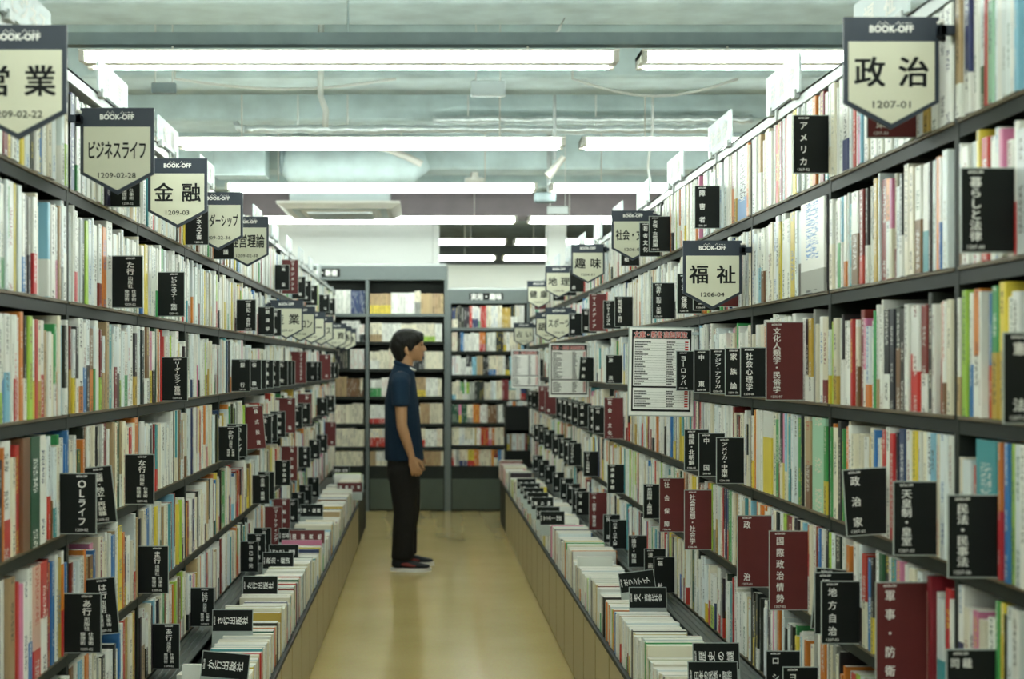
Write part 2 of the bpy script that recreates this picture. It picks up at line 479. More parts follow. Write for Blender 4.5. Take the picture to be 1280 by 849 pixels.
# ------------------------------------------------------------------ ceiling services
def services():
    # foil-wrapped pipe run
    pts = [(-1.25 + 0.1 * k, 11.6, EYE + 1.85 + 0.012 * R.uniform(-1, 1)) for k in range(0, 40)]
    z = EYE + 1.865
    t = thing('lagged_pipe', 'long shiny foil wrapped pipe under the ceiling between first and second lamp rows', 'pipe', (0, 10.15, EYE + 1.71))
    for dz, r, x0, x1 in ((-0.045, 0.030, -1.28, 2.1), (0.022, 0.028, 0.05, 2.3)):
        n = 60
        p = [(x0 + (x1 - x0) * k / n, 0, dz + R.uniform(-0.006, 0.006)) for k in range(n + 1)]
        obj('pipe_run', tube(p, [r + R.uniform(-0.005, 0.005) for _ in p], 12), 'foil', t, smooth=True)
    obj('pipe_end', tube([(-1.28, 0, -0.045), (-1.32, 0, -0.03), (-1.34, 0, 0.01)], [0.03, 0.025, 0.018], 12), 'foil', t, smooth=True)
    for x in (-0.9, -0.55, 0.3, 1.2):
        obj('hanger', tube([(x, 0, -0.05), (x, 0, 3.45 - EYE - 1.71)], 0.006, 8), 'cable', t)
    # flexible ribbon cable behind the first lamp
    y = 8.0
    c = tag(obj('cable', tube([(-0.58, y, 3.45), (-0.585, y + 0.02, EYE + 1.5), (-0.555, y + 0.02, EYE + 1.42), (-0.56, y + 0.03, EYE + 1.33)], 0.018, 10), 'cable', smooth=True),
            'thick pale cable dropping from beam behind the first lamp row', 'cable')
    # thin drop cables
    tag(obj('cable', tube([(1.53, 9.7, 3.45), (1.53, 9.7, EYE + 1.6), (1.50, 9.72, EYE + 1.35), (1.515, 9.7, EYE + 1.22), (1.48, 9.7, EYE + 1.09)], 0.009, 8), 'cable', smooth=True),
        'thin white cord hanging down past the second lamp row near the bookcase top', 'cable')
    tag(obj('cable', tube([(0.79, 7.45, 3.45), (0.74, 7.45, 3.3), (0.69, 7.45, 3.2), (0.66, 7.48, 3.16)], 0.009, 8), 'cable', smooth=True),
        'short slanting white cord above the middle of the first lamp', 'cable')
    arc = [(-1.45, 8.33, 3.2)] + [(-1.45 + 0.16 * k, 8.335, EYE + 1.66 - 0.06 * math.sin(math.pi * k / 8)) for k in range(9)]
    tag(obj('cable', tube(arc, 0.008, 8), 'cable', smooth=True), 'slack white cord sagging behind the first lamp tube', 'cable')
    arc = [(0.85, 8.335, 3.2)] + [(0.85 + 0.12 * k, 8.335, EYE + 1.66 - 0.10 * math.sin(math.pi * k / 8)) for k in range(9)]
    tag(obj('cable', tube(arc, 0.008, 8), 'cable', smooth=True), 'slack white cord sagging beside the gap of the first lamps', 'cable')
    # ducts with rounded lagging between rows two and three
    t = thing('ventilation_duct', 'blue grey lagged duct bulging between second and third lamp rows', 'duct', (-0.55, 11.8, EYE + 1.64))
    obj('duct_body', tube([(-0.62, 0, 0.05), (-0.55, 0, 0.02), (0.45, 0, 0.02), (0.55, 0, 0.06)], [0.1, 0.17, 0.16, 0.1], 20), 'beam', t, smooth=True)
    obj('duct_collar', tube([(-0.64, 0, 0.05), (-0.60, 0, 0.05)], 0.13, 20), 'gap', t, smooth=True)
    obj('flexible_hose', tube([(0.05, -0.2, 0.14), (0.25, -0.22, 0.10), (0.42, -0.22, 0.03), (0.52, -0.22, -0.02)], 0.028, 12), 'lampbody', t, smooth=True)
    for x in (-0.4, 0.35):
        obj('strap', tube([(x, 0, 0.1), (x, 0, 3.45 - EYE - 1.64)], 0.008, 8), 'cable', t)
    tag(obj('junction_box', box(-1.70, -1.28, 11.5, 11.8, EYE + 1.52, 3.45, 0.01), 'beam'), 'square pale duct box beside the lagged duct', 'box')
    t = thing('detector', 'small round smoke detector under the beam between second and third rows', 'smoke detector', (0.42, 12.38, 3.12))
    obj('mount', tube([(0, 0, 0), (0, 0, -0.06)], 0.035, 16), 'lampbody', t)
    obj('sensor_head', tube([(0, 0, -0.05), (0, 0, -0.075), (0, 0, -0.1)], [0.085, 0.085, 0.06], 20), 'lampbody', t)
    t = thing('spotlight', 'small grey spotlight bracket hanging beside the gap in second lamp row', 'spotlight', (0.86, 9.6, 3.45))
    obj('stem', tube([(0, 0, 0), (0, 0, -0.62)], 0.012, 10), 'rail', t)
    obj('spot_head', tube([(0.06, -0.02, -0.60), (-0.02, 0.0, -0.70), (-0.05, 0.0, -0.73)], [0.02, 0.028, 0.032], 12), 'lampbody', t)
    t = thing('surveillance_camera', 'grey dome bracket under the gap of third lamp row', 'camera', (0.98, 11.4, 3.45))
    obj('stem', tube([(0, 0, 0), (0, 0, -0.62)], 0.02, 10), 'rail', t)
    obj('camera_body', box(-0.12, 0.05, -0.06, 0.06, -0.70, -0.62, 0.02), 'gap', t)
    for nm, x0, x1, yy, z0, z1, mm, lb in (('hanging_plate', 1.02, 1.2, 12.1, EYE + 1.27, EYE + 1.34, 'rail', 'small grey plate hanging between third and fourth lamp rows'),
                                           ('hanging_plate', 0.26, 0.46, 8.3, EYE + 1.55, EYE + 1.64, 'frost', 'pale square plate hanging just behind the first lamp'),
                                           ('hanging_fitting', -1.56, -1.42, 8.2, EYE + 1.55, EYE + 1.61, 'gap', 'dark fitting above the finance sign behind first lamp')):
        t = thing(nm, lb, 'ceiling fitting', ((x0 + x1) / 2, yy, z0))
        w_ = (x1 - x0) / 2
        obj('plate', box(-w_, w_, -0.02, 0.02, 0, z1 - z0, 0.008), mm, t)
        for x in (-w_ * 0.7, w_ * 0.7):
            obj('stem', tube([(x, 0, z1 - z0 - 0.01), (x, 0, 3.45 - z0)], 0.004, 8), 'cable', t)
    # cassette air conditioner
    t = thing('air_conditioner', 'square white cassette air conditioner hanging before the fourth lamp row', 'air conditioner', (-0.735, 12.6, EYE + 1.335))
    obj('case', box(-0.42, 0.42, -0.42, 0.42, 0.05, 0.32, 0.01), 'frost', t)
    pn = bmesh.new()
    o4 = [(-0.52, -0.52), (0.52, -0.52), (0.52, 0.52), (-0.52, 0.52)]
    lv = [(1.0, 0.05), (1.0, 0.03), (0.86, -0.01), (0.80, 0.0), (0.62, 0.0), (0.58, -0.02)]
    rings = [[pn.verts.new((x * s, y * s, z)) for x, y in o4] for s, z in lv]
    pn.faces.new(rings[0]); pn.faces.new(rings[-1][::-1])
    for a, b in zip(rings, rings[1:]):
        for k in range(4): pn.faces.new((a[k], a[(k + 1) % 4], b[(k + 1) % 4], b[k]))
    bmesh.ops.recalc_face_normals(pn, faces=pn.faces)
    obj('panel', pn, 'lampbody', t)
    gr = bmesh.new()
    for k in range(11): box(-0.28, 0.28, -0.29 + k * 0.055, -0.26 + k * 0.055, -0.035, -0.021, 0, gr)
    obj('intake_grille', gr, 'rail', t)
    for a in range(4):
        v = box(-0.35, 0.35, -0.40, -0.345, -0.012, 0.004, 0.003)
        bmesh.ops.rotate(v, cent=(0, 0, 0), matrix=Matrix.Rotation(a * math.pi / 2, 3, 'Z'), verts=v.verts)
        obj('air_vane', v, 'frost', t)
    for x in (-0.4, 0.4):
        for y in (-0.4, 0.4):
            obj('hanger', tube([(x, y, 0.3), (x, y, 3.45 - EYE - 1.335)], 0.006, 8), 'cable', t)


services()


# ------------------------------------------------------------------ bookcases of the two runs
def bay_words(s, k):
    ref, n = post_ref(s, k)
    if ref is None: return ('before the sales sign' if s == 'L' else 'before the politics sign')
    return {0: 'at', 1: 'one bay past', 2: 'two bays past'}[n] + ' the ' + ref + ' sign'


def bookcase(s, k):
    sg, X, Z, P, T = side(s)
    y0, y1 = P[k], P[k + 1]
    t = thing('bookcase', 'grey steel bookcase bay ' + bay_words(s, k), 'bookcase', (sg * X, y0, 0), 'steel bookcases along the aisle')
    L = y1 - y0
    fx = 0.010                     # the shelf fronts sit just behind the spines

    def bx(a0, a1, b0, b1, z0, z1, bev=0.0, bm=None):
        return box(min(sg * a0, sg * a1), max(sg * a0, sg * a1), b0, b1, z0, z1, bev, bm)
    for i, z in enumerate(Z):
        sh = bx(fx, DEPTH + fx, 0.012, L - 0.012, z - 0.008, z)
        bx(fx, fx + 0.004, 0.012, L - 0.012, z - 0.034, z - 0.005, 0, sh)       # folded lip
        bx(fx + 0.03, DEPTH, 0.3, 0.33, z - 0.03, z - 0.005, 0, sh)             # stiffening ribs
        bx(fx + 0.03, DEPTH, 0.6, 0.63, z - 0.03, z - 0.005, 0, sh)
        o = obj('shelf', sh, 'steel', t)
        obj('edging', bx(fx - 0.004, fx + 0.002, 0.0115, L - 0.0115, z - 0.006, z + 0.0012, 0.001), 'edge', o)
    up = bx(fx - 0.001, fx + 0.035, -0.011, 0.011, 0.0, CASE_TOP - 0.036)
    bx(fx + 0.035, DEPTH + fx - 0.001, -0.004, 0.004, 0.0, CASE_TOP - 0.036, 0, up)
    obj('upright', up, 'steel', t)
    if k == len(P) - 2:
        obj('end_panel', bx(0.004, DEPTH + 0.02, L - 0.011, L + 0.011, 0.0, CASE_TOP, 0.003), 'steel', t)
    obj('back_panel', bx(DEPTH + fx, DEPTH + fx + 0.012, 0.0, L - 0.0005, 0.0, CASE_TOP - 0.008), 'dark', t)
    top = bx(fx, fx + 0.006, -0.011, L - 0.0115, CASE_TOP - 0.032, CASE_TOP)
    bx(fx, DEPTH + fx + 0.012, -0.011, L - 0.0115, CASE_TOP - 0.006, CASE_TOP, 0, top)
    obj('top_rail', top, 'rail', t)
    obj('rail_clip', bx(fx - 0.006, fx + 0.012, L * 0.62, L * 0.62 + 0.012, CASE_TOP - 0.034, CASE_TOP + 0.012, 0.002), 'rail', t)
    return t


for s_ in 'LR':
    n_ = len(PL) if s_ == 'L' else len(PR)
    for k_ in range(0, n_ - 1):
        bookcase(s_, k_)


def display_bin(s, k):
    """Low bin in front of a bay: laminate fronts, black lip, tray bottom, grooved steel ledge behind."""
    sg, X, Z, P, T = side(s)
    y0, y1 = P[k], min(P[k + 1], T['far'])
    if y1 - y0 < 0.1: return
    L = y1 - y0
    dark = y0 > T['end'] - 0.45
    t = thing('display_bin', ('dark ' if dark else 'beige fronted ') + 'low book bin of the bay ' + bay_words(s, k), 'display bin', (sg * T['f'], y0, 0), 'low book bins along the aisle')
    D = X - T['f']

    def bx(a0, a1, b0, b1, z0, z1, bev=0.0, bm=None):
        return box(min(sg * a0, sg * a1), max(sg * a0, sg * a1), b0, b1, z0, z1, bev, bm)
    for h in range(2):
        a, b = L * h / 2 + 0.010, L * (h + 1) / 2 - 0.010
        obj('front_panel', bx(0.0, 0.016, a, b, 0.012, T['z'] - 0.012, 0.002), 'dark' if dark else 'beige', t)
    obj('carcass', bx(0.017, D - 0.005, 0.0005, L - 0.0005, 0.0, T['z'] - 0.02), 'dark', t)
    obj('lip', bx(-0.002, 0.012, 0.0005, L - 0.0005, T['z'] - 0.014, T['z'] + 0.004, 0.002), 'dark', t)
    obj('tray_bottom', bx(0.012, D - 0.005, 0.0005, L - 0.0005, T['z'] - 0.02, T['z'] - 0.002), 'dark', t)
    zl = Z[-1] - 0.012
    lg = bx(T['b'] - T['f'] + 0.004, D + 0.004, 0.0005, L - 0.0005, zl - 0.02, zl)
    for g in range(4):
        a = T['b'] - T['f'] + 0.010 + g * 0.024
        bx(a, a + 0.010, 0.0005, L - 0.0005, zl, zl + 0.006, 0.0, lg)
    bx(T['b'] - T['f'] + 0.004, T['b'] - T['f'] + 0.010, 0.0005, L - 0.0005, T['z'] - 0.01, zl, 0, lg)
    obj('ledge', lg, 'ledge', t)
    if k == 0 or P[k + 1] >= T['far']:
        yy = L - 0.014 if k else 0.0
        obj('end_panel', bx(-0.003, D - 0.005, yy, yy + 0.015, 0.0, T['z'] + 0.05, 0.003), 'dark', t)


for s_ in 'LR':
    for k_ in range(0, 13):
        display_bin(s_, k_)


# ------------------------------------------------------------------ hanging signs
def hanging_sign(s, k, lev, text, code, mean):
    sg, X, Z, P, T = side(s)
    y = P[k] + 0.024
    xo = X - 0.018                          # edge by the post
    W, H = 0.186, 0.219
    zb = Z[lev] - 0.013
    xm = sg * (xo - W / 2)
    where = 'on the top shelf post' if lev == 0 else 'on a second shelf post'
    t = thing('hanging_sign', 'pointed cream sign lettered %s, meaning %s, %s' % (text, mean, where), 'sign', (xm, y, zb), 'pointed category signs on the posts')
    sh = 0.052
    obj('board', prism([(-W / 2, sh), (0, 0), (W / 2, sh), (W / 2, H), (-W / 2, H)], -0.004, 0.004), 'navy', t)
    f = 0.009
    fc = obj('face', prism([(-W / 2 + f, sh + 0.004), (0, f + 0.002), (W / 2 - f, sh + 0.004), (W / 2 - f, H - 0.048), (-W / 2 + f, H - 0.048)], -0.0055, -0.004), 'cream', t)
    k_ = Ink()
    n = len(text)
    if n == 2: cs = [(-0.043, 0.062), (0.043, 0.062)]
    elif n >= 5: cs = [((i - (n - 1) / 2) * 0.150 / n, 0.156 / n) for i in range(n)]
    else: cs = [((i - (n - 1) / 2) * 0.152 / n, 0.152 / n) for i in range(n)]
    for ch, (a, gw) in zip(text, cs):
        k_.char(ch, a, 0.112, gw, 0.062 if n < 5 else 0.050, 0.022)
    k_.line(code, 0, 0.048, 0.0105 * len(code) if len(code) < 9 else 0.095, 0.0135, 0.005)
    k_.done(lambda a, b: (a, -0.0060, b), 'lettering', 'ink', fc)
    l_ = Ink(); l_.logo(0, H - 0.023, 0.085)
    l_.done(lambda a, b: (a, -0.0048, b), 'word_mark', 'white', t)
    bb = lambda a0, a1, y0, y1, z0, z1, bm=None: box(min(sg * a0, sg * a1), max(sg * a0, sg * a1), y0, y1, z0, z1, 0.001, bm)
    br = bb(W / 2 - 0.001, W / 2 + 0.014, -0.003, 0.003, H - 0.046, H - 0.014)
    bb(W / 2 - 0.008, W / 2 + 0.006, -0.032, 0.003, H - 0.040, H - 0.022, br)
    bb(W / 2 - 0.008, W / 2 + 0.0262, -0.032, -0.016, H - 0.040, H - 0.022, br)
    obj('bracket', br, 'navy', t)
    clip = tube([(sg * (W / 2 - 0.004), 0.0, H - 0.012), (sg * (W / 2 + 0.010), 0.0, H - 0.007)], [0.005, 0.006], 10)
    obj('clip', clip, 'lampbody', t)


for a_ in SIGNS:
    hanging_sign(*a_)


# ------------------------------------------------------------------ boards standing on the case tops
def top_board(s, y0, text, label):
    sg, X, Z, P, T = side(s)
    h = 0.105 if s == 'R' else 0.085
    t = thing('top_board', label, 'board', (sg * (X + 0.004), y0, CASE_TOP), 'pale boards on the case tops')
    bm = bmesh.new()
    L = 0.385
    pts = [(0, 0), (L, 0), (L, h), (L - 0.006, h + 0.004), (0.006, h + 0.004), (0, h)]
    pr = prism(pts, -0.003, 0.003)
    bmesh.ops.rotate(pr, cent=(0, 0, 0), matrix=Matrix.Rotation(math.radians(90), 3, 'Z'), verts=pr.verts)
    obj('board', pr, 'frost', t)
    k_ = Ink()
    n = len(text)
    for i, ch in enumerate(text):
        c = L / 2 + (i - (n - 1) / 2) * 0.3 / n
        k_.char(ch, c, 0.052 if s == 'R' else 0.042, min(0.08, 0.27 / n), 0.062, 0.03)
    # faces the aisle: reads from the near end on the left run, from the far end on the right run
    if sg > 0:
        k_.done(lambda a, b: (-0.0036, L - a, b), 'lettering', 'white', t, (-1, 0, 0))
    else:
        k_.done(lambda a, b: (0.0036, a, b), 'lettering', 'white', t, (1, 0, 0))
    for y in (0.05, L - 0.05):
        obj('foot', box(-0.008, 0.008, y - 0.02, y + 0.02, -0.012, 0.012, 0.002), 'rail', t)


for i_, (t_, e_) in enumerate((('福祉', 'first'), ('民俗学', 'second'), ('社会学', 'third'), ('心理', 'fourth'), ('教育', 'fifth'), ('文化', 'sixth'), ('趣味', 'seventh'), ('料理', 'eighth'), ('地図', 'ninth'), ('健康', 'tenth'), ('旅行', 'eleventh'))):
    top_board('R', 3.05 + 0.885 * i_, t_, 'pale board on the top rail, %s along beyond the politics sign' % e_)
for i_, (t_, e_) in enumerate((('ビジネス', 'first'), ('経営', 'second'), ('金融', 'third'), ('会計', 'fourth'), ('産業', 'fifth'), ('経済', 'sixth'), ('就職', 'seventh'), ('資格', 'eighth'), ('法律', 'ninth'), ('辞典', 'tenth'), ('語学', 'eleventh'))):
    top_board('L', 3.04 + 0.885 * i_, t_, 'pale board on the top rail, %s along beyond the sales sign' % e_)


# ------------------------------------------------------------------ divider cards
CARDS = []     # (side, level, Y) so that the books leave a slot
CARD_BOX = []  # projected rectangles for the choice of books


def divider(s, lev, px, text, mean, kind='black', code='', tilt=0.0, sub=None, dz=0.0, dy=0.0):
    """An index card standing between the books and sticking out towards the aisle.  px: where its free edge shows."""
    sg, X, Z, P, T = side(s)
    p = 0.095 if kind == 'maroon' else 0.084
    H = 0.215 if kind == 'maroon' else 0.150
    W = p + 0.045
    y = Y_at(s, px, p) + dy
    z = Z[lev] + 0.003 + dz
    while any(c[0] == s and c[1] == lev and abs(c[2] - y) < 0.006 for c in CARDS): y += 0.007
    CARDS.append((s, lev, y))
    x = sg * (X - p)
    xs = sorted((VX + x * F / y, VX + sg * X * F / y))
    CARD_BOX.append((y, xs[0], xs[1], VY - (z + H - EYE) * F / y, VY - (z - EYE) * F / y))
    col = 'maroon' if kind == 'maroon' else 'black'
    lab = '%s divider card lettered %s (%s) on the %s' % (col, text, mean, SHELF[lev]) + (' beside the aisle run with politics sign' if False else '')
    lab += ' of the %s side' % ('politics' if s == 'R' else 'business')
    t = thing('shelf_divider', lab, 'divider card', (x, y, z), 'index cards between the books', rot=(0, math.radians(tilt), 0))
    d = lambda a: sg * a                       # a runs from the free edge into the shelf
    obj('sleeve', box(min(0, d(W)), max(0, d(W)), -0.0014, 0.0014, 0, H, 0.0004), 'plastic', t)
    sh = obj('title_sheet', box(min(d(0.0025), d(W - 0.004)), max(d(0.0025), d(W - 0.004)), -0.0019, -0.0012, 0.0025, H - 0.0025), 'maroon' if kind == 'maroon' else 'black', t)
    k_ = Ink()
    c = (0.030 if kind == 'maroon' else 0.027) if s == 'R' else 0.036
    c = d(c)
    k_.logo(c, H - 0.0085, 0.026)
    top, bot = H - 0.016, 0.020
    if sub:
        big, mid, col1, col2 = sub
        k_.column(big, c, top, top - 0.040, 0.023, 0.021)
        k_.column(mid, c, top - 0.043, top - 0.078, 0.015, 0.013, 0.012)
        k_.column(col1, c + 0.010, top - 0.081, bot, 0.0135, 0.011, 0.012)
        k_.column(col2, c - 0.010, top - 0.081, bot, 0.0135, 0.011, 0.012)
    elif '/' in text:
        a, b = text.split('/')
        k_.column(a, c + 0.011, top, bot, 0.018, 0.019); k_.column(b, c - 0.011, top, bot, 0.018, 0.019)
    else:
        k_.column(text, c, top, bot, 0.0215, 0.024 if kind == 'maroon' else 0.0225, 0.018)
    if code:
        k_.line(code, c, 0.0105, 0.030, 0.0065, 0.005)
    k_.done(lambda a, b: (a, -0.0022, b), 'lettering', 'white', sh)
    return t


SUB = ('出版社', '仕事術', '整理術')
D = divider
# --- run with the politics sign
D('R', 0, 991, 'アメリカ', 'America', code='1207-02', dz=0.012)
D('R', 0, 1083, '政策', 'policy', 'maroon', '1207-03')
D('R', 0, 868, '障害者', 'disability', code='1206-04')
D('R', 0, 811, '女性・女性問題', 'women', code='1206-05')
D('R', 0, 799, '若者文化', 'youth culture')
D('R', 0, 776, '世相', 'social trends')
D('R', 0, 703, '写真', 'photography'); D('R', 0, 712, '絵画', 'painting'); D('R', 0, 691, '手芸', 'handicraft')
D('R', 0, 668, '温泉', 'hot springs', 'maroon')
D('R', 1, 1200, '暮らしと法律', 'everyday law', code='1207-04', dz=0.004)
D('R', 1, 846, '年金・保険', 'pensions and insurance', code='1206-04'); D('R', 1, 866, '看護士', 'nursing', code='1206-04'); D('R', 1, 884, '介護', 'care work', 'maroon', '1206-04')
D('R', 1, 815, '事件・犯罪・災害', 'crime and disaster', code='1206-03')
D('R', 1, 768, '現代風俗・流行', 'modern fashions'); D('R', 1, 754, 'ジャーナリズム', 'journalism'); D('R', 1, 736, 'マスメディア', 'mass media', 'maroon'); D('R', 1, 727, '新聞', 'newspapers')
D('R', 1, 703, '落語', 'comic storytelling'); D('R', 1, 711, '演劇', 'theatre')
D('R', 2, 1253, '憲法', 'constitution', code='1207-05')
D('R', 2, 845, 'ヨーロッパ', 'Europe', code='1206-08'); D('R', 2, 867, '中東', 'Middle East', code='1206-08'); D('R', 2, 887, 'アジア・アフリカ', 'Asia and Africa', code='1206-08')
D('R', 2, 906, '家族論', 'family studies', code='1206-06'); D('R', 2, 925, '社会心理学', 'social psychology', code='1206-06'); D('R', 2, 957, '文化人類学・民俗学', 'anthropology and folklore', 'maroon', '1206-07')
D('R', 2, 757, '放送', 'broadcasting', code='1206-02'); D('R', 2, 723, '評論集', 'collected criticism', tilt=4)
D('R', 2, 667, '登山', 'mountaineering')
D('R', 3, 1058, '政治家', 'politicians', code='1207-01', tilt=-4); D('R', 3, 1116, '天皇制・皇室', 'imperial household', code='1207-01'); D('R', 3, 1184, '民法・民事法', 'civil law', code='1207-06')
D('R', 3, 855, '韓国・北朝鮮', 'Korea', code='1206-08'); D('R', 3, 873, '中国', 'China', code='1206-08'); D('R', 3, 895, 'アメリカ・中南米', 'the Americas', code='1206-08')
D('R', 3, 755, '社会・文化', 'society and culture', 'maroon', '1206-01'); D('R', 3, 741, '出版', 'publishing'); D('R', 3, 735, '図書館', 'libraries')
for px_, t_, e_ in ((722, '資料集', 'source books'), (714, '統計', 'statistics'), (707, '地域', 'regions'), (701, '風習', 'customs'), (695, '祭り', 'festivals'), (659, '野球', 'baseball'), (664, '水泳', 'swimming')):
    D('R', 3, px_, t_, e_)
D('R', 3, 673, '武道', 'martial arts', 'maroon'); D('R', 3, 681, '相撲', 'sumo', 'maroon')
D('R', 4, 824, '社会保障', 'social security', 'maroon', '1206-04'); D('R', 4, 855, '社会思想・社会学', 'social thought', 'maroon', '1206-06'); D('R', 4, 921, '政治', 'politics', 'maroon', '1207-01')
D('R', 4, 961, '国際政治情勢', 'world affairs', 'maroon', '1207-02'); D('R', 4, 1026, '地方自治', 'local government', code='1207-03'); D('R', 4, 1019, '行政', 'administration', dy=0.01, dz=0.012); D('R', 4, 1013, '選挙', 'elections', tilt=5, dz=0.02)
D('R', 4, 1094, '軍事・防衛', 'military and defence', 'maroon', '1207-04'); D('R', 4, 1182, '裁判/司法', 'courts and justice', code='1207-07')
D('R', 4, 804, '差別問題・人権問題', 'human rights'); D('R', 4, 759, '未来予想', 'future predictions'); D('R', 4, 729, 'ゲーム攻略本', 'game guides'); D('R', 4, 710, 'プラモデル', 'model kits')
for px_, t_, e_ in ((667, '競馬', 'horse racing'), (673, '釣り', 'fishing'), (680, '園芸', 'gardening'), (690, '囲碁', 'go game'), (698, '将棋', 'shogi'), (704, '麻雀', 'mahjong')):
    D('R', 4, px_, t_, e_)
D('R', 5, 957, 'ロシア', 'Russia', code='1207-02'); D('R', 5, 978, 'ヨーロッパ', 'Europe', code='1207-02', dz=-0.005); D('R', 5, 997, '中国', 'China', code='1207-02', dz=-0.01)
D('R', 5, 785, '雑学・知識', 'trivia'); D('R', 5, 805, '漫画論', 'comics criticism'); D('R', 5, 817, '福祉', 'welfare'); D('R', 5, 736, '本・図書・図書館', 'books and libraries', 'maroon'); D('R', 5, 720, '写真集', 'photo books')
D('R', 5, 754, '民話', 'folk tales'); D('R', 5, 762, '日本・日本人論', 'essays on Japan')
for px_, t_, e_ in ((666, '映画', 'films'), (673, '音楽', 'music'), (681, '美術', 'art'), (691, '書道', 'calligraphy'), (700, '建築', 'architecture'), (708, '陶芸', 'pottery'), (715, '骨董', 'antiques')):
    D('R', 5, px_, t_, e_)
# --- run with the business signs
D('L', 0, 176, '仕事術', 'work methods', code='1209-02', sub=('さ行', '出版社', '仕事術', '整理術')); D('L', 0, 261, 'ビジネス文書', 'business letters', code='1209-02'); D('L', 0, 293, '会議', 'meetings')
D('L', 0, 362, '商業', 'commerce'); D('L', 0, 373, 'マネジメント', 'management', 'maroon')
for px_, t_, e_ in ((382, '労務', 'labour'), (389, '総務', 'general affairs'), (397, '秘書', 'secretaries'), (412, '貿易', 'trade'), (419, '物流', 'logistics')):
    D('L', 0, px_, t_, e_)
D('L', 1, 179, 'た行', 'publishers in ta', code='1209-02', sub=('た行',) + SUB); D('L', 1, 231, 'ビジネスマナー・敬語', 'business manners', code='1209-02')
D('L', 1, 320, '簿記・会計', 'bookkeeping', code='1209-03'); D('L', 1, 343, '経済学', 'economics'); D('L', 1, 352, '税金', 'taxes')
D('L', 2, 235, 'リーダーシップ・管理職', 'managers', code='1209-02'); D('L', 2, 313, '銀行', 'banking', code='1209-03'); D('L', 2, 327, '保険', 'insurance', code='1209-03'); D('L', 2, 333, '証券', 'securities')
D('L', 2, 342, '金融業', 'finance business'); D('L', 2, 350, '不動産', 'real estate'); D('L', 2, 360, '先物', 'futures'); D('L', 2, 365, '外貨', 'foreign currency'); D('L', 2, 369, '年金', 'pensions')
D('L', 2, 383, 'アフィリエイト', 'affiliate trade', 'maroon')
for px_, t_, e_ in ((397, '広告', 'advertising'), (402, '販売', 'selling'), (412, '店舗', 'shops'), (418, '飲食', 'restaurants'), (423, '流通', 'distribution')):
    D('L', 2, px_, t_, e_)
D('L', 2, 413.5, '商売', 'trading', 'maroon')
D('L', 3, 147, '転職・独立・再就職', 'changing jobs', code='1209-02', tilt=-6, dz=0.004); D('L', 3, 121, 'OLライフ', 'office life', code='1209-02'); D('L', 3, 193, 'な行', 'publishers in na', code='1209-02', sub=('な行',) + SUB)
D('L', 3, 299, 'か行', 'publishers in ka', sub=('か行',) + SUB); D('L', 3, 309, 'コーチング', 'coaching'); D('L', 3, 333, '株式投資', 'stock investment', 'maroon', tilt=-5)
for px_, t_, e_ in ((340, '企業', 'companies'), (347, '起業', 'start-ups'), (357, '経営者', 'executives'), (368, '業界', 'industries'), (378, '人事', 'personnel'), (388, '法務', 'legal affairs'), (409, '特許', 'patents'), (418, '語録', 'sayings')):
    D('L', 3, px_, t_, e_)
D('L', 3, 369.5, '相場', 'market prices', 'maroon'); D('L', 3, 390, '財務', 'finances', 'maroon')
D('L', 4, 150, 'は行', 'publishers in ha', code='1209-02', tilt=-5, sub=('は行',) + SUB, dz=0.01); D('L', 4, 127, 'あ行', 'publishers in a', code='1209-02', sub=('あ行',) + SUB); D('L', 4, 211, 'ま行', 'publishers in ma', code='1209-02', sub=('ま行',) + SUB)
D('L', 4, 337, '企画・発想', 'planning and ideas'); D('L', 4, 343, '話し方', 'speaking'); D('L', 4, 372, '海外経済', 'economies abroad', 'maroon'); D('L', 4, 363, '日本経済', 'economy of Japan'); D('L', 4, 388, '産業史', 'industrial history')
for px_, t_, e_ in ((400, '農業', 'farming'), (409, '漁業', 'fisheries')):
    D('L', 4, px_, t_, e_)
D('L', 4, 420, '工業', 'manufacturing', 'maroon')
D('L', 5, 225, 'あ行', 'publishers in a, smaller', sub=('あ行',) + SUB, code='1209-02'); D('L', 5, 268, 'は行', 'publishers in ha, smaller', code='1209-02', sub=('は行',) + SUB)
D('L', 5, 323, '自己啓発', 'self improvement'); D('L', 5, 332, '時間術', 'time planning'); D('L', 5, 339, '手帳術', 'diary methods'); D('L', 5, 353, 'マーケティング', 'marketing', 'maroon'); D('L', 5, 363, '情報管理', 'information control', 'maroon')
for px_, t_, e_ in ((373, '心得', 'principles'), (381, '名言', 'quotations'), (390, '伝記', 'biographies'), (399, '手紙', 'letters')):
    D('L', 5, px_, t_, e_)


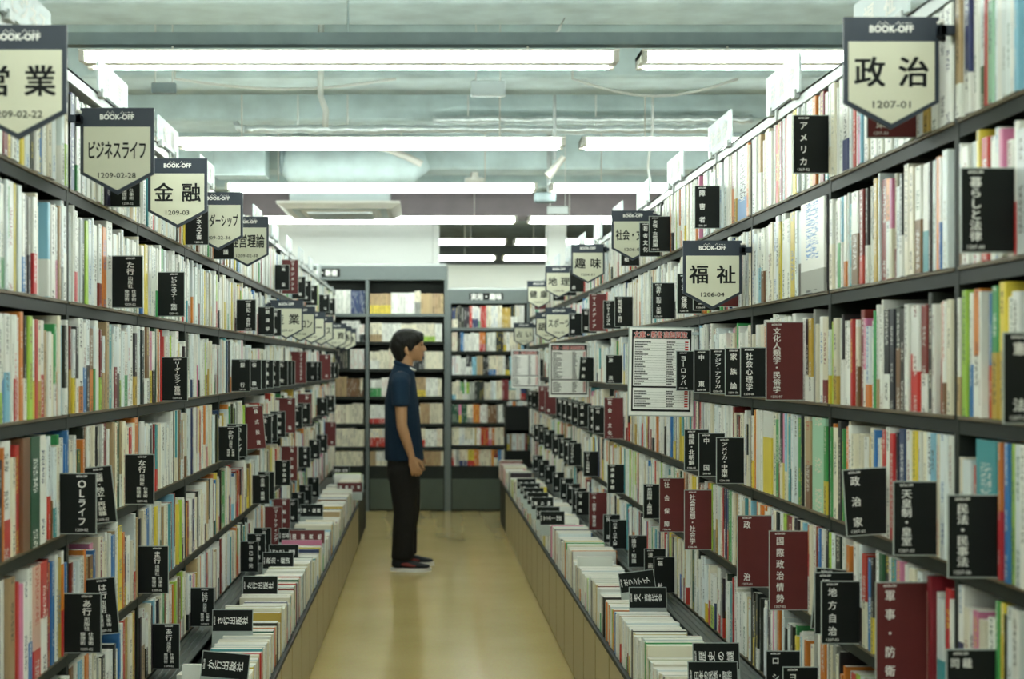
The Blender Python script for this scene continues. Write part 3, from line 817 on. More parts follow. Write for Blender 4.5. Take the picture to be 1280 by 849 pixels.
def bin_card(s, px0, px1, py, text, mean, kind='black', tilt=0.0, at=None, dz=0.0):
    """A card lying on its long side among the books of a bin; its title is turned a quarter."""
    sg, X, Z, P, T = side(s)
    W, H = (0.195, 0.075) if kind == 'maroon' else ((0.142 if s == 'R' else 0.148), 0.080)
    y = at or W * F / abs(px1 - px0)
    xm = ((px0 + px1) / 2 - VX) * y / F
    z = T['z'] + (0.160 if s == 'R' else 0.152) + dz
    CARDS.append((s, 6, y))
    lab = '%s card lettered %s (%s) lying sideways in the bin, %s side' % ('maroon' if kind == 'maroon' else 'black', text, mean, 'politics' if s == 'R' else 'business')
    t = thing('bin_divider', lab, 'divider card', (xm, y, z), 'index cards in the bins', rot=(math.radians(-8), math.radians(tilt), 0))
    obj('sleeve', box(-W / 2, W / 2, -0.0014, 0.0014, -0.06, H, 0.0004), 'plastic', t)
    sh = obj('title_sheet', box(-W / 2 + 0.0025, W / 2 - 0.0025, -0.0019, -0.0012, 0.0025, H - 0.0025), kind, t)
    k_ = Ink()
    n = len(text)
    v = Ink(); v.column(text, 0, W / 2 - 0.018, -W / 2 + 0.018, 0.030, 0.022, 0.018); v.logo(0, W / 2 - 0.009, 0.03)
    k_.v = [(-b, a + H * 0.5) for a, b in v.v]; k_.f = v.f; k_.l = v.l
    k_.done(lambda a, b: (a, -0.0022, b), 'lettering', 'white', sh)
    return t


B = bin_card
B('R', 860, 923, 834, '日本の民族・習俗', 'peoples and customs'); B('R', 866, 925, 821, '歴史の謎', 'history riddles'); B('R', 787, 833, 738, '老人・高齢化社会', 'ageing society', at=5.42); B('R', 775, 821, 726, 'ボランティア', 'volunteering', tilt=-7, at=5.70, dz=0.020)
for i_, (a_, b_, y_, t_, e_) in enumerate(((675, 706, 629, 'サッカー・球技', 'football'), (670, 700, 615, '格闘技', 'combat sports'), (664, 692, 604, '乗り物', 'vehicles'), (659, 686, 598, '鉄道', 'railways'), (654, 680, 593, '自動車', 'motoring'), (650, 675, 587, '動物', 'animals'), (646, 670, 581, '占星術', 'astrology'))):
    B('R', a_, b_, y_, t_, e_)
B('L', 250, 310, 811, 'か行出版社', 'publishers in ka', tilt=5); B('L', 265, 316, 773, 'さ行出版社', 'publishers in sa'); B('L', 303, 347, 727, 'た行出版社', 'publishers in ta')
B('L', 328, 367, 690, '政治・経済', 'politics and economy'); B('L', 335, 374, 680, 'パソコン・情報', 'computing', at=7.12); B('L', 348, 382, 671, '社会・文明', 'society'); B('L', 361, 406, 657, '図解資格', 'illustrated certificates', 'maroon')
B('L', 375, 404, 636, '株・投資', 'shares'); B('L', 416, 437, 599, '税金・年金', 'tax and pensions'); B('L', 421, 453, 581, '新書文庫', 'small paperbacks', 'maroon')


# ------------------------------------------------------------------ price posters
def price_poster(y, xl, zt, label, tilt):
    W, H = 0.250, 0.338
    t = thing('price_poster', label, 'poster', (xl + W / 2, y, zt - H / 2), 'buying price posters', rot=(0, math.radians(tilt), 0))
    obj('holder', box(-W / 2, W / 2, -0.0025, 0.0025, -H / 2, H / 2, 0.001), 'plastic', t)
    sh = obj('sheet', box(-W / 2 + 0.004, W / 2 - 0.004, -0.0035, -0.0022, -H / 2 + 0.004, H / 2 - 0.004), 'white', t)
    fn = lambda e: (lambda a, b: (a, -0.0037 - e * 2, b))
    i1 = Ink()
    fw, ft, fb = W / 2 - 0.013, H / 2 - 0.012, -H / 2 + 0.018
    i1.rect(-fw, fw, ft - 0.034, ft)                          # black heading band
    for a in (-fw, fw - 0.006): i1.rect(a, a + 0.006, fb, ft)
    i1.rect(-fw, fw, fb, fb + 0.008); i1.rect(-fw, fw, -0.062, -0.055)
    i1.done(fn(0), 'frame_print', 'ink', sh)
    h = Ink(); h2 = Ink()
    for q, off in ((h2, 0.07), (h, 0.02)):
        for n, ch in enumerate('文庫・新書'): q.char(ch, -fw + 0.018 + n * 0.0215, ft - 0.018, 0.0215, 0.026, off)
        for n, ch in enumerate('高価買取'): q.char(ch, -fw + 0.130 + n * 0.0225, ft - 0.018, 0.0225, 0.026, off)
    h2.done(fn(0.0002), 'title_outline', 'white', sh)
    h.done(fn(0.0004), 'title', 'red', sh)
    rows = Ink()
    rr = random.Random(int(y * 100))
    b = ft - 0.046
    while b > fb + 0.016:
        if not (-0.070 < b < -0.048):
            a = -fw + 0.012
            for k in range(rr.randint(5, 11)):
                ww = rr.uniform(0.003, 0.0055)
                rows.rect(a, a + ww, b - 0.0025, b + 0.0025); a += ww + 0.0012
            a = 0.02
            for k in range(rr.randint(4, 6)):
                ww = rr.uniform(0.003, 0.005)
                rows.rect(a, a + ww, b - 0.0025, b + 0.0025); a += ww + 0.001
            rows.rect(-fw + 0.01, fw - 0.02, b - 0.0046, b - 0.0040)
        b -= 0.0093
    rows.done(fn(0), 'list_print', 'ink', sh)
    pr = Ink()
    b = ft - 0.046
    while b > fb + 0.016:
        if not (-0.070 < b < -0.048): pr.rect(fw - 0.024, fw - 0.011, b - 0.0028, b + 0.0028)
        b -= 0.0093
    pr.done(fn(0), 'price_print', 'red', sh)
    arm = box(W / 2 - 0.012, W / 2 + 0.014, -0.012, -0.0035, H / 2 - 0.03, H / 2 - 0.018, 0.001)
    obj('arm', arm, 'rail', t)


price_poster(5.43, 0.763, EYE + 0.146, 'buying price poster with red title beside the Europe divider card', 0.8)
price_poster(8.93, 0.764, EYE + 0.139, 'buying price poster below the hobbies sign, smaller in view than the Europe one', 0)
price_poster(12.42, 0.738, EYE + 0.138, 'buying price poster farther down the aisle below the fortune telling sign', 0)

# ------------------------------------------------------------------ books
PAL = dict(
    white=(0.74, 0.75, 0.70), cool=(0.66, 0.72, 0.72), cream=(0.70, 0.66, 0.52), grey=(0.30, 0.31, 0.28), pale=(0.55, 0.62, 0.62),
    red=(0.48, 0.035, 0.028), dred=(0.20, 0.018, 0.018), black=(0.016, 0.018, 0.017), navy=(0.022, 0.04, 0.12), blue=(0.04, 0.17, 0.42),
    sky=(0.22, 0.48, 0.62), teal=(0.06, 0.30, 0.33), green=(0.05, 0.30, 0.09), dgreen=(0.02, 0.09, 0.045), lime=(0.36, 0.56, 0.07), mint=(0.32, 0.56, 0.40),
    yellow=(0.66, 0.52, 0.06), ochre=(0.46, 0.31, 0.05), orange=(0.60, 0.19, 0.03), pink=(0.62, 0.20, 0.34), salmon=(0.66, 0.42, 0.34), brown=(0.18, 0.095, 0.04), tan=(0.42, 0.30, 0.16), violet=(0.25, 0.20, 0.45),
)
CNAME = dict(white='white', cool='white', cream='cream', grey='grey', pale='pale grey', red='red', dred='dark red', black='black', navy='navy', blue='blue', sky='sky blue', teal='teal',
             green='green', dgreen='dark green', lime='lime green', mint='mint green', yellow='yellow', ochre='mustard', orange='orange', pink='pink', salmon='salmon', brown='brown', tan='tan', violet='violet')
ACC = ['red', 'dred', 'black', 'navy', 'blue', 'sky', 'teal', 'green', 'dgreen', 'lime', 'yellow', 'ochre', 'orange', 'pink', 'brown', 'tan', 'grey', 'black', 'red', 'yellow', 'black', 'dred', 'black', 'orange']
INKS = ['black', 'black', 'black', 'navy', 'dred', 'dgreen', 'red', 'blue', 'grey', 'black']


def rand_book(rng, lev, kind='shelf'):
    pw = {0: 0.87, 1: 0.86, 2: 0.80, 3: 0.68, 4: 0.64, 5: 0.62}.get(lev, 0.75)
    if kind == 'sets': pw = 0.9
    if kind == 'bright': pw = 0.45
    r = rng.random()
    if kind == 'sets':
        c = rng.choice(['cream', 'cream', 'cream', 'white', 'white', 'cream', 'tan']) if r < pw else rng.choice(ACC)
    elif r < pw:
        c = rng.choice(['white', 'white', 'white', 'cool', 'cool', 'cream', 'white'] if lev < 3 else ['white', 'white', 'cream', 'cool', 'cream', 'white'])
    else:
        c = rng.choice(ACC)
    ob = None; oh = 0
    if rng.random() < (0.27 if lev < 3 else 0.34):
        ob = rng.choice(ACC + ['white', 'white', 'cream', 'white']) if c in ('white', 'cool', 'cream') else rng.choice(['white', 'white', 'cream', 'red', 'yellow'])
        oh = rng.choice([0.28, 0.33, 0.38, 0.42, 0.5])
    t = min(0.055, max(0.011, rng.gauss(0.0255, 0.0085)))
    h = rng.choice([0.222, 0.225, 0.226, 0.228, 0.226, 0.234, 0.246, 0.216, 0.205]) + rng.uniform(-0.002, 0.002)
    return dict(c=c, ob=ob, oh=oh, t=t, h=h, d=0.15 + rng.uniform(0, 0.02), ink=rng.choice(INKS) if c in ('white', 'cool', 'cream', 'yellow', 'tan', 'sky', 'pale', 'mint', 'lime', 'salmon') else rng.choice(['white', 'white', 'cream', 'yellow']))


# spines that stand out in the photograph: side, level, from px to px, colour, band, band height, book height
FEAT = [
    ('R', 1, 1000, 1029.5, 'white', 'grey', .25, .215), ('R', 1, 1029.5, 1033, 'white', 'red', .5, .19), ('R', 1, 1046, 1050.6, 'white', 'green', .5, .19), ('R', 1, 1053.5, 1057, 'white', 'orange', .28, .19),
    ('R', 1, 1062.5, 1070.6, 'white', 'brown', .55, .19), ('R', 1, 1070.8, 1075.4, 'dred', 'red', .3, .19), ('R', 1, 1076.5, 1080, 'black', 'white', .4, .19), ('R', 1, 1083, 1087, 'black', 'white', .45, .19), ('R', 1, 1104.8, 1110, 'orange', 'white', .58, .19),
    ('R', 1, 1121, 1125, 'black', 'white', .4, .19), ('R', 1, 1149.5, 1156.6, 'white', 'teal', .38, .19), ('R', 1, 1156.8, 1160, 'black', None, 0, .19), ('R', 1, 1173, 1176.6, 'white', 'blue', .42, .19), ('R', 1, 1256, 1261, 'sky', 'yellow', .4, .2),
    ('R', 1, 1222, 1247, 'yellow', None, 0, .222), ('R', 1, 1261, 1265.5, 'white', 'red', .4, .2), ('R', 1, 1050, 1053, 'sky', 'white', .5, .19),
    ('R', 2, 1004, 1008, 'black', 'white', .32, .19), ('R', 2, 1009, 1014, 'ochre', 'white', .3, .19), ('R', 2, 1025, 1030.6, 'cream', 'dred', .27, .19), ('R', 2, 1049.5, 1052.5, 'black', 'white', .5, .19), ('R', 2, 1071.4, 1076.5, 'dred', None, 0, .195),
    ('R', 2, 1091, 1093.5, 'green', None, 0, .19), ('R', 2, 1102, 1109, 'black', 'white', .35, .19), ('R', 2, 1109.5, 1115.5, 'black', None, 0, .19), ('R', 2, 1115.6, 1121.5, 'black', 'brown', .6, .192), ('R', 2, 1121.6, 1127, 'black', None, 0, .188),
    ('R', 2, 1127.1, 1134, 'sky', 'red', .45, .188), ('R', 2, 1134.1, 1140, 'white', 'red', .55, .188), ('R', 2, 1140.1, 1147.5, 'white', 'red', .38, .19), ('R', 2, 1147.6, 1155.4, 'dred', 'white', .36, .19), ('R', 2, 1165, 1171, 'white', 'brown', .35, .19),
    ('R', 2, 1171.2, 1176, 'orange', 'red', .5, .19), ('R', 2, 1185, 1192, 'white', 'cream', .42, .19), ('R', 2, 1196.6, 1200.4, 'black', None, 0, .205), ('R', 2, 1200.6, 1206.5, 'lime', None, 0, .205), ('R', 2, 1207, 1211, 'white', 'blue', .42, .2),
    ('R', 2, 1212, 1220.6, 'orange', 'white', .48, .205), ('R', 2, 1236.7, 1244.5, 'green', 'ochre', .5, .205), ('R', 2, 1245, 1252.5, 'yellow', 'ochre', .5, .21),
    ('R', 3, 1004.7, 1010.8, 'tan', 'brown', .5, .19), ('R', 3, 1011.2, 1027, 'mint', None, 0, .21), ('R', 3, 1028, 1033, 'blue', None, 0, .2), ('R', 3, 1090, 1109.5, 'white', None, 0, .215), ('R', 3, 1110.7, 1115.8, 'red', None, 0, .19), ('R', 3, 1156.6, 1168, 'dred', None, 0, .215),
    ('R', 3, 1182, 1191, 'black', None, 0, .19), ('R', 3, 1215, 1241, 'teal', None, 0, .21), ('R', 3, 952, 962.6, 'white', 'yellow', .68, .21), ('R', 3, 1053, 1056, 'orange', None, 0, .19), ('R', 3, 1245, 1249, 'orange', 'red', .5, .2), ('R', 3, 1254, 1260, 'blue', None, 0, .2),
    ('R', 0, 1061, 1064.5, 'red', None, 0, .185), ('R', 0, 1070, 1074, 'navy', 'pink', .5, .185), ('R', 0, 1011, 1019, 'yellow', 'white', .6, .185), ('R', 0, 1225, 1229, 'red', None, 0, .21), ('R', 0, 1231, 1238, 'white', 'mint', .8, .21), ('R', 0, 1266, 1271, 'sky', None, 0, .21), ('R', 0, 918, 931, 'cool', 'blue', .3, .21),
    ('R', 0, 911, 915, 'dred', 'orange', .5, .2), ('R', 4, 1158, 1163, 'dred', None, 0, .19), ('R', 4, 1190, 1198, 'white', 'navy', .55, .21), ('R', 4, 1246, 1251, 'yellow', None, 0, .2), ('R', 4, 1251.5, 1256, 'sky', None, 0, .2), ('R', 4, 1241, 1245.5, 'green', None, 0, .2),
    ('L', 1, 3.5, 8, 'white', 'green', .3, .19), ('L', 1, 11, 14, 'green', 'white', .5, .19), ('L', 1, 30.6, 34.4, 'white', 'blue', .36, .19), ('L', 1, 35, 38.5, 'black', None, 0, .188), ('L', 1, 38.6, 42, 'grey', 'black', .4, .186), ('L', 1, 43.6, 48, 'white', 'red', .42, .19), ('L', 1, 61, 64, 'sky', 'white', .4, .19),
    ('L', 1, 73, 76, 'white', 'yellow', .4, .19), ('L', 1, 76.1, 79, 'tan', None, 0, .195), ('L', 1, 103.6, 106.7, 'white', 'blue', .35, .19), ('L', 1, 106.8, 110, 'black', None, 0, .19), ('L', 1, 130, 134.8, 'orange', None, 0, .19), ('L', 1, 135.5, 151, 'white', None, 0, .21), ('L', 1, 181, 185, 'yellow', None, 0, .19),
    ('L', 2, 12, 18, 'white', 'sky', .46, .2), ('L', 2, 21, 24.7, 'white', 'red', .4, .2), ('L', 2, 33, 36.5, 'black', 'white', .4, .2), ('L', 2, 43, 46, 'white', 'yellow', .38, .195), ('L', 2, 46.1, 50, 'red', None, 0, .195), ('L', 2, 54.6, 59.6, 'white', 'red', .44, .195), ('L', 2, 68, 71, 'green', 'white', .35, .19),
    ('L', 2, 72.5, 76, 'white', 'black', .4, .19), ('L', 2, 77, 79, 'sky', None, 0, .19), ('L', 2, 81, 84.5, 'black', 'white', .3, .19), ('L', 2, 90, 93, 'dred', 'ochre', .5, .19), ('L', 2, 96, 99.5, 'black', 'white', .4, .19), ('L', 2, 115, 119, 'brown', 'orange', .5, .19), ('L', 2, 127, 129.8, 'dred', 'lime', .4, .19),
    ('L', 2, 132, 134.6, 'dred', 'white', .3, .19), ('L', 2, 156.6, 160.6, 'white', 'green', .42, .19), ('L', 2, 169, 172, 'black', 'ochre', .4, .19), ('L', 2, 178.5, 181.5, 'black', None, 0, .2), ('L', 2, 188, 191.5, 'pink', 'yellow', .45, .2), ('L', 2, 192, 195, 'white', 'black', .45, .2),
    ('L', 3, 7, 17.7, 'white', 'red', .33, .21), ('L', 3, 29.4, 38.8, 'brown', None, 0, .21), ('L', 3, 39, 50.6, 'dgreen', None, 0, .21), ('L', 3, 51, 58, 'white', None, 0, .21), ('L', 3, 68.5, 73, 'yellow', 'red', .5, .2), ('L', 3, 76, 79, 'green', None, 0, .2), ('L', 3, 85, 91, 'blue', 'sky', .5, .215), ('L', 3, 157, 165, 'white', 'teal', .4, .2),
    ('L', 3, 170, 178, 'orange', None, 0, .215), ('L', 4, 0, 4, 'black', 'red', .2, .2), ('L', 4, 5, 16, 'white', None, 0, .21), ('L', 4, 17, 24, 'tan', None, 0, .21), ('L', 4, 37, 42, 'white', 'blue', .36, .21), ('L', 4, 43, 52, 'salmon', 'red', .26, .21), ('L', 4, 53, 60, 'red', 'white', .5, .21), ('L', 4, 66, 70, 'blue', None, 0, .2),
    ('L', 4, 76, 80.5, 'ochre', None, 0, .2), ('L', 4, 82, 91.5, 'white', None, 0, .21), ('L', 4, 108, 116.5, 'orange', None, 0, .19), ('L', 4, 121, 125, 'pink', None, 0, .19), ('L', 4, 128, 131, 'dred', None, 0, .19), ('L', 4, 140, 144, 'blue', None, 0, .19), ('L', 4, 151, 155.5, 'yellow', None, 0, .2),
    ('L', 4, 175.5, 182, 'red', 'teal', .42, .21), ('L', 4, 278, 283, 'green', None, 0, .2), ('L', 0, 92, 97, 'navy', None, 0, .2), ('L', 0, 88, 91.5, 'white', 'yellow', .35, .19), ('L', 0, 32, 36, 'yellow', None, 0, .185), ('L', 0, 51, 53, 'red', None, 0, .185),
]

BOOKS = []   # every book: frame + look


def add_book(o, dv, wv, b, key, lean=0.0):
    BOOKS.append(dict(o=o, dv=dv, wv=wv, key=key, **b))


def fill_run(s):
    sg, X, Z, P, T = side(s)
    for lev, z in enumerate(Z):
        rng = random.Random((11 if s == 'R' else 29) + lev * 101)
        slots = sorted(c[2] for c in CARDS if c[0] == s and c[1] == lev)
        feats = []
        for f in FEAT:
            if f[0] == s and f[1] == lev:
                ya, yb = sorted((Y_at(s, f[2]), Y_at(s, f[3])))
                feats.append((ya, yb, f))
        feats.sort(key=lambda q: q[0])
        for k in range(len(P) - 1):
            y0, y1 = P[k] + 0.0135, P[k + 1] - 0.0135
            y = y0; n = 0; run = 0; tall = 1.0
            if lev == 5: y1 -= rng.choice([0.0, 0.03, 0.05])
            clear = (Z[lev - 1] - 0.036 - z) if lev else CASE_TOP - 0.039 - z
            while y < y1 - 0.008:
                b = rand_book(rng, lev)
                if run <= 0: run = rng.randint(4, 13); tall = rng.choice([0.86, 0.92, 1.0, 1.0, 1.04, 1.10]) if lev >= 2 else rng.choice([0.97, 1.0, 1.0, 1.04])
                run -= 1; b['h'] *= tall
                nf = next((q for q in feats if q[0] > y - 0.006 and q[0] < y1), None)
                if nf and nf[0] - y < 0.009:
                    f = nf[2]; feats.remove(nf)
                    b.update(c=f[4], ob=f[5], oh=f[6], h=f[7] * 1.17, t=max(0.008, nf[1] - max(y, nf[0]) - 0.0004))
                    if f[4] in ('black', 'dred', 'navy', 'blue', 'dgreen', 'green', 'brown', 'red', 'teal', 'grey'): b['ink'] = 'white'
                    if b['t'] > y1 - y: b['t'] = y1 - y - 0.0005
                elif nf and y + b['t'] > nf[0]:
                    b['t'] = nf[0] - y - 0.0003
                    if b['t'] < 0.006: y = nf[0]; continue
                sl = next((c for c in slots if c + 0.0025 > y), None)
                if sl is not None and y + b['t'] > sl - 0.0025:
                    if sl - 0.0025 - y >= 0.008: b['t'] = sl - 0.0028 - y
                    else: y = sl + 0.0028; continue
                if y + b['t'] > y1: b['t'] = y1 - y
                if b['t'] < 0.006: break
                b['h'] = min(b['h'] * (1.05 if lev in (0, 3, 4) else 1.0), clear - 0.004)
                fr = rng.uniform(0.0, 0.009) + (rng.random() < 0.06) * rng.uniform(0.005, 0.02)
                n += 1
                add_book((sg * (X + fr), y, z + 0.0016), Vector((sg, 0, 0)), Vector((0, 1, 0)), b, (s, lev, k, n))
                y += b['t'] + (rng.uniform(0.0008, 0.0028) if rng.random() < 0.85 else rng.uniform(0.003, 0.008))
    # the bin in front
    rng = random.Random(5 if s == 'R' else 6)
    slots = sorted(c[2] for c in CARDS if c[0] == s and c[1] == 6)
    y = P[0] + 0.03; n = 1; pk = None
    D_ = T['b'] - T['f'] - 0.022
    base_h = 0.17 if s == 'R' else 0.165; base_d = D_ - 0.02
    tgt = base_h
    while y < T['far'] - 0.05:
        b = rand_book(rng, 6)
        if rng.random() < 0.15: tgt = base_h + rng.uniform(-0.035, 0.018); base_d = D_ - rng.choice([0.0, 0.01, 0.02, 0.05, 0.03])
        b['h'] = tgt + rng.uniform(-0.006, 0.004); b['d'] = base_d + rng.uniform(-0.006, 0.004); b['t'] = max(0.010, b['t'] * 0.8)
        if rng.random() < 0.5: b['ob'] = None
        sl = next((c for c in slots if c + 0.003 > y), None)
        if sl is not None and y + b['t'] > sl - 0.018:
            y = sl + 0.006 if sl + 0.006 > y else y + 0.004; continue
        pk_ = next((i for i in range(len(P) - 1) if P[i] <= y < P[i + 1]), None)
        if pk_ != pk: pk = pk_; n = 1
        add_book((sg * (T['f'] + 0.014 + rng.uniform(0, 0.006)), y, T['z'] - 0.001), Vector((sg, 0, 0)), Vector((0, 1, 0)), b, (s, 6, pk, n))
        n += 1
        y += b['t'] + rng.uniform(0.0002, 0.0025)


# books of the two end cases
def end_cases():
    spec = [
        ('end_bookcase', 'tall grey bookcase closing the aisle behind the standing man', [-1.40, -0.584, 0.205], [0.52, 0.24, -0.036, -0.312, -0.584, -0.816, -1.008], 1.0, 0.856, 'sets'),
        ('end_bookcase', 'lower grey bookcase with colourful books closing the aisle past the man', [0.2385, 1.03, 1.83], [0.38, 0.144, -0.096, -0.344, -0.576, -0.80, -1.008], 0.76, 0.62, 'bright'),
    ]
    for q, (name, label, xs, lv, top, hb, kind) in enumerate(spec):
        y = BACKY; t = thing(name, label, 'bookcase', ((xs[0] + xs[-1]) / 2, y, 0)); ox = (xs[0] + xs[-1]) / 2
        x0, x1 = xs[0] - ox, xs[-1] - ox
        for x in xs:
            obj('upright', box(x - ox - 0.016, x - ox + 0.016, 0.0, 0.24, 0.0, EYE + top), 'case', t)
        h = obj('header', box(x0, x1, -0.004, 0.03, EYE + hb, EYE + top, 0.003), 'case', t)
        pl = obj('title_plate', box(-0.427 - 0.17, -0.427 + 0.17, -0.010, -0.003, EYE + hb + 0.04, EYE + top - 0.035, 0.002) if q else box(x1 - 1.42, x1 - 1.06, -0.010, -0.003, EYE + hb + 0.03, EYE + top - 0.03, 0.002), 'black', t)
        k_ = Ink()
        for i, ch in enumerate('文庫・新書' if q == 0 else '実用・趣味'):
            k_.char(ch, (i - 2) * 0.062, 0, 0.062, 0.066, 0.03)
        cz = EYE + (hb + top) / 2
        k_.done((lambda a, b: (a - 0.427, -0.0105, b + cz)) if q else (lambda a, b: (a + x1 - 1.24, -0.0105, b + cz)), 'lettering', 'white', pl)
        obj('top_panel', box(x0, x1, 0.0, 0.26, EYE + top, EYE + top + 0.02), 'rail', t)
        obj('back_panel', box(x0, x1, 0.24, 0.255, 0.0, EYE + top), 'dark', t)
        for i, z in enumerate(lv):
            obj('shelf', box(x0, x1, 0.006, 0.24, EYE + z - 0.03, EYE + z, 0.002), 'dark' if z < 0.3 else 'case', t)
        for a, b in zip(xs, xs[1:]):
            obj('plinth_panel', box(a - ox + 0.026, b - ox - 0.026, -0.004, 0.012, 0.02, EYE + lv[-1] - 0.13, 0.004), M['plinth'], t)
        obj('plinth', box(x0, x1, 0.012, 0.24, 0, EYE + lv[-1] - 0.03), 'dark', t)
        # books
        rng = random.Random(77 + q)
        for i, z in enumerate(lv):
            up = (lv[i - 1] - 0.03 if i else hb) - z
            for a, b in zip(xs, xs[1:]):
                x = a + 0.026; n = 0
                rem = 0; cur = None
                while x < b - 0.03:
                    if rem <= 0 or cur is None:
                        cur = rand_book(rng, 5, kind); rem = rng.randint(4, 12) if kind == 'sets' else rng.randint(1, 3)
                        cur['t'] = rng.uniform(0.014, 0.03); cur['h'] = min(up - 0.015, rng.uniform(0.17, 0.21) if i else rng.uniform(0.2, 0.24))
                        if i == len(lv) - 1: cur['h'] = min(up - 0.012, 0.17)
                    bb = dict(cur); bb['h'] -= rng.uniform(0, 0.004); rem -= 1
                    if x + bb['t'] > b - 0.024: break
                    add_book((x, y + 0.012 + rng.uniform(0, 0.01), EYE + z + 0.0008), Vector((0, 1, 0)), Vector((1, 0, 0)), bb, ('B', i, q, n)); n += 1
                    x += bb['t'] + 0.0005


fill_run('R'); fill_run('L'); end_cases()


# a dark rack standing in front of the lower end case
def dark_rack():
    t = thing('magazine_rack', 'black rack with two dark panels in front of the colourful end bookcase', 'rack', (0.93, 14.30, 0))
    obj('side_panel', box(-0.145, -0.13, -0.1, 0.1, 0, EYE - 0.36), 'dark', t)
    obj('side_panel', box(0.13, 0.145, -0.1, 0.1, 0, EYE - 0.36), 'dark', t)
    obj('front_panel', box(-0.13, 0.13, -0.1, -0.085, EYE - 0.64, EYE - 0.40, 0.003), 'black', t)
    obj('front_panel', box(-0.13, 0.13, -0.1, -0.085, EYE - 1.30, EYE - 0.84, 0.003), 'black', t)
    for z in (-0.84, -0.64 + 0.22):
        obj('shelf', box(-0.13, 0.13, -0.09, 0.1, EYE + z - 0.02, EYE + z), 'dark', t)
    obj('back_panel', box(-0.13, 0.13, 0.085, 0.1, 0, EYE - 0.36), 'dark', t)
    rng = random.Random(3)
    for z, h in ((-0.84, 0.16), (-0.42, 0.06)):
        x = 0.93 - 0.125
        while x < 0.93 + 0.10:
            b = rand_book(rng, 0); b['h'] = h + rng.uniform(-0.006, 0.006); b['d'] = 0.12
            add_book((x, 14.23, EYE + z + 0.001), Vector((0, 1, 0)), Vector((1, 0, 0)), b, ('B', 9, 0, 0)); x += b['t'] + 0.001


dark_rack()


def proj(p):
    return VX + p[0] * F / p[1], VY - (p[2] - EYE) * F / p[1]


def seen_area(b):
    """Rough area of the book in the frame, in pixels, with the cards in front of it taken off."""
    if b['key'][0] == 'B': return 0.0
    o = Vector(b['o']); q = o + b['wv'] * b['t']
    y = o.y
    if y < 1.2: return 0.0
    xa, ya = proj(o); xb, _ = proj(q)
    x0, x1 = sorted((xa, xb))
    yb = ya; yt = VY - (o.z + b['h'] - EYE) * F / y
    lev = b['key'][1]
    if lev == 6:
        x1b = proj(o + b['dv'] * b['d'])[0]
        top = abs(x1b - xa) * abs((o.z + b['h'] - EYE)) * F * (1 / y - 1 / (y + b['t']))
    else: top = 0
    def clip(a, lo, hi): return max(lo, min(hi, a))
    w_ = clip(x1, 0, 1280) - clip(x0, 0, 1280); h_ = clip(yb, 0, 849) - clip(yt, 0, 849)
    A = max(0, w_) * max(0, h_)
    if lev != 6:
        for (cy, c0, c1, ct, cb) in CARD_BOX:
            if cy < y + 0.002:
                ww = min(x1, c1) - max(x0, c0); hh = min(yb, cb) - max(yt, ct)
                if ww > 0 and hh > 0: A -= ww * hh
        # hidden by the bin in front
    elif 0 < xa < 1280 and yt < 849:
        A = A + top
    else: A = 0
    return A


order = sorted(range(len(BOOKS)), key=lambda i: -seen_area(BOOKS[i]))
PICK = set(order[:296])


class Mesh:
    def __init__(s): s.v = []; s.f = []; s.c = []; s.k = []; s.u = []

    def quad(s, pts, col, ink=None, uv=None, flip=False):
        n = len(s.v); s.v += [tuple(p) for p in pts]
        m = len(pts); ids = list(range(n, n + m)); uv = uv or [(0, 0)] * m
        if flip: ids = ids[::-1]; uv = uv[::-1]
        s.f.append(ids)
        s.c += [tuple(col) + (1.0,)] * m
        s.k += [tuple(ink) + (1.0,) if ink else (0, 0, 0, 0.0)] * m
        s.u += uv

    def build(s, name, m, parent=None):
        me = bpy.data.meshes.new(name)
        me.from_pydata(s.v, [], s.f)
        a = me.color_attributes.new('cover', 'FLOAT_COLOR', 'CORNER'); a.data.foreach_set('color', np.array(s.c, dtype=np.float32).ravel())
        a = me.color_attributes.new('ink', 'FLOAT_COLOR', 'CORNER'); a.data.foreach_set('color', np.array(s.k, dtype=np.float32).ravel())
        u = me.uv_layers.new(name='UVMap'); u.data.foreach_set('uv', np.array(s.u, dtype=np.float32).ravel())
        me.materials.append(M[m]); me.update()
        o = bpy.data.objects.new(name, me); COL.objects.link(o)
        if parent: o.parent = parent
        return o


def jitter(c, rng, a=0.07):
    f = 1 + rng.uniform(-a, a)
    return tuple(min(0.85, max(0.004, x * f + rng.uniform(-0.008, 0.008))) for x in c)


UP = Vector((0, 0, 1))


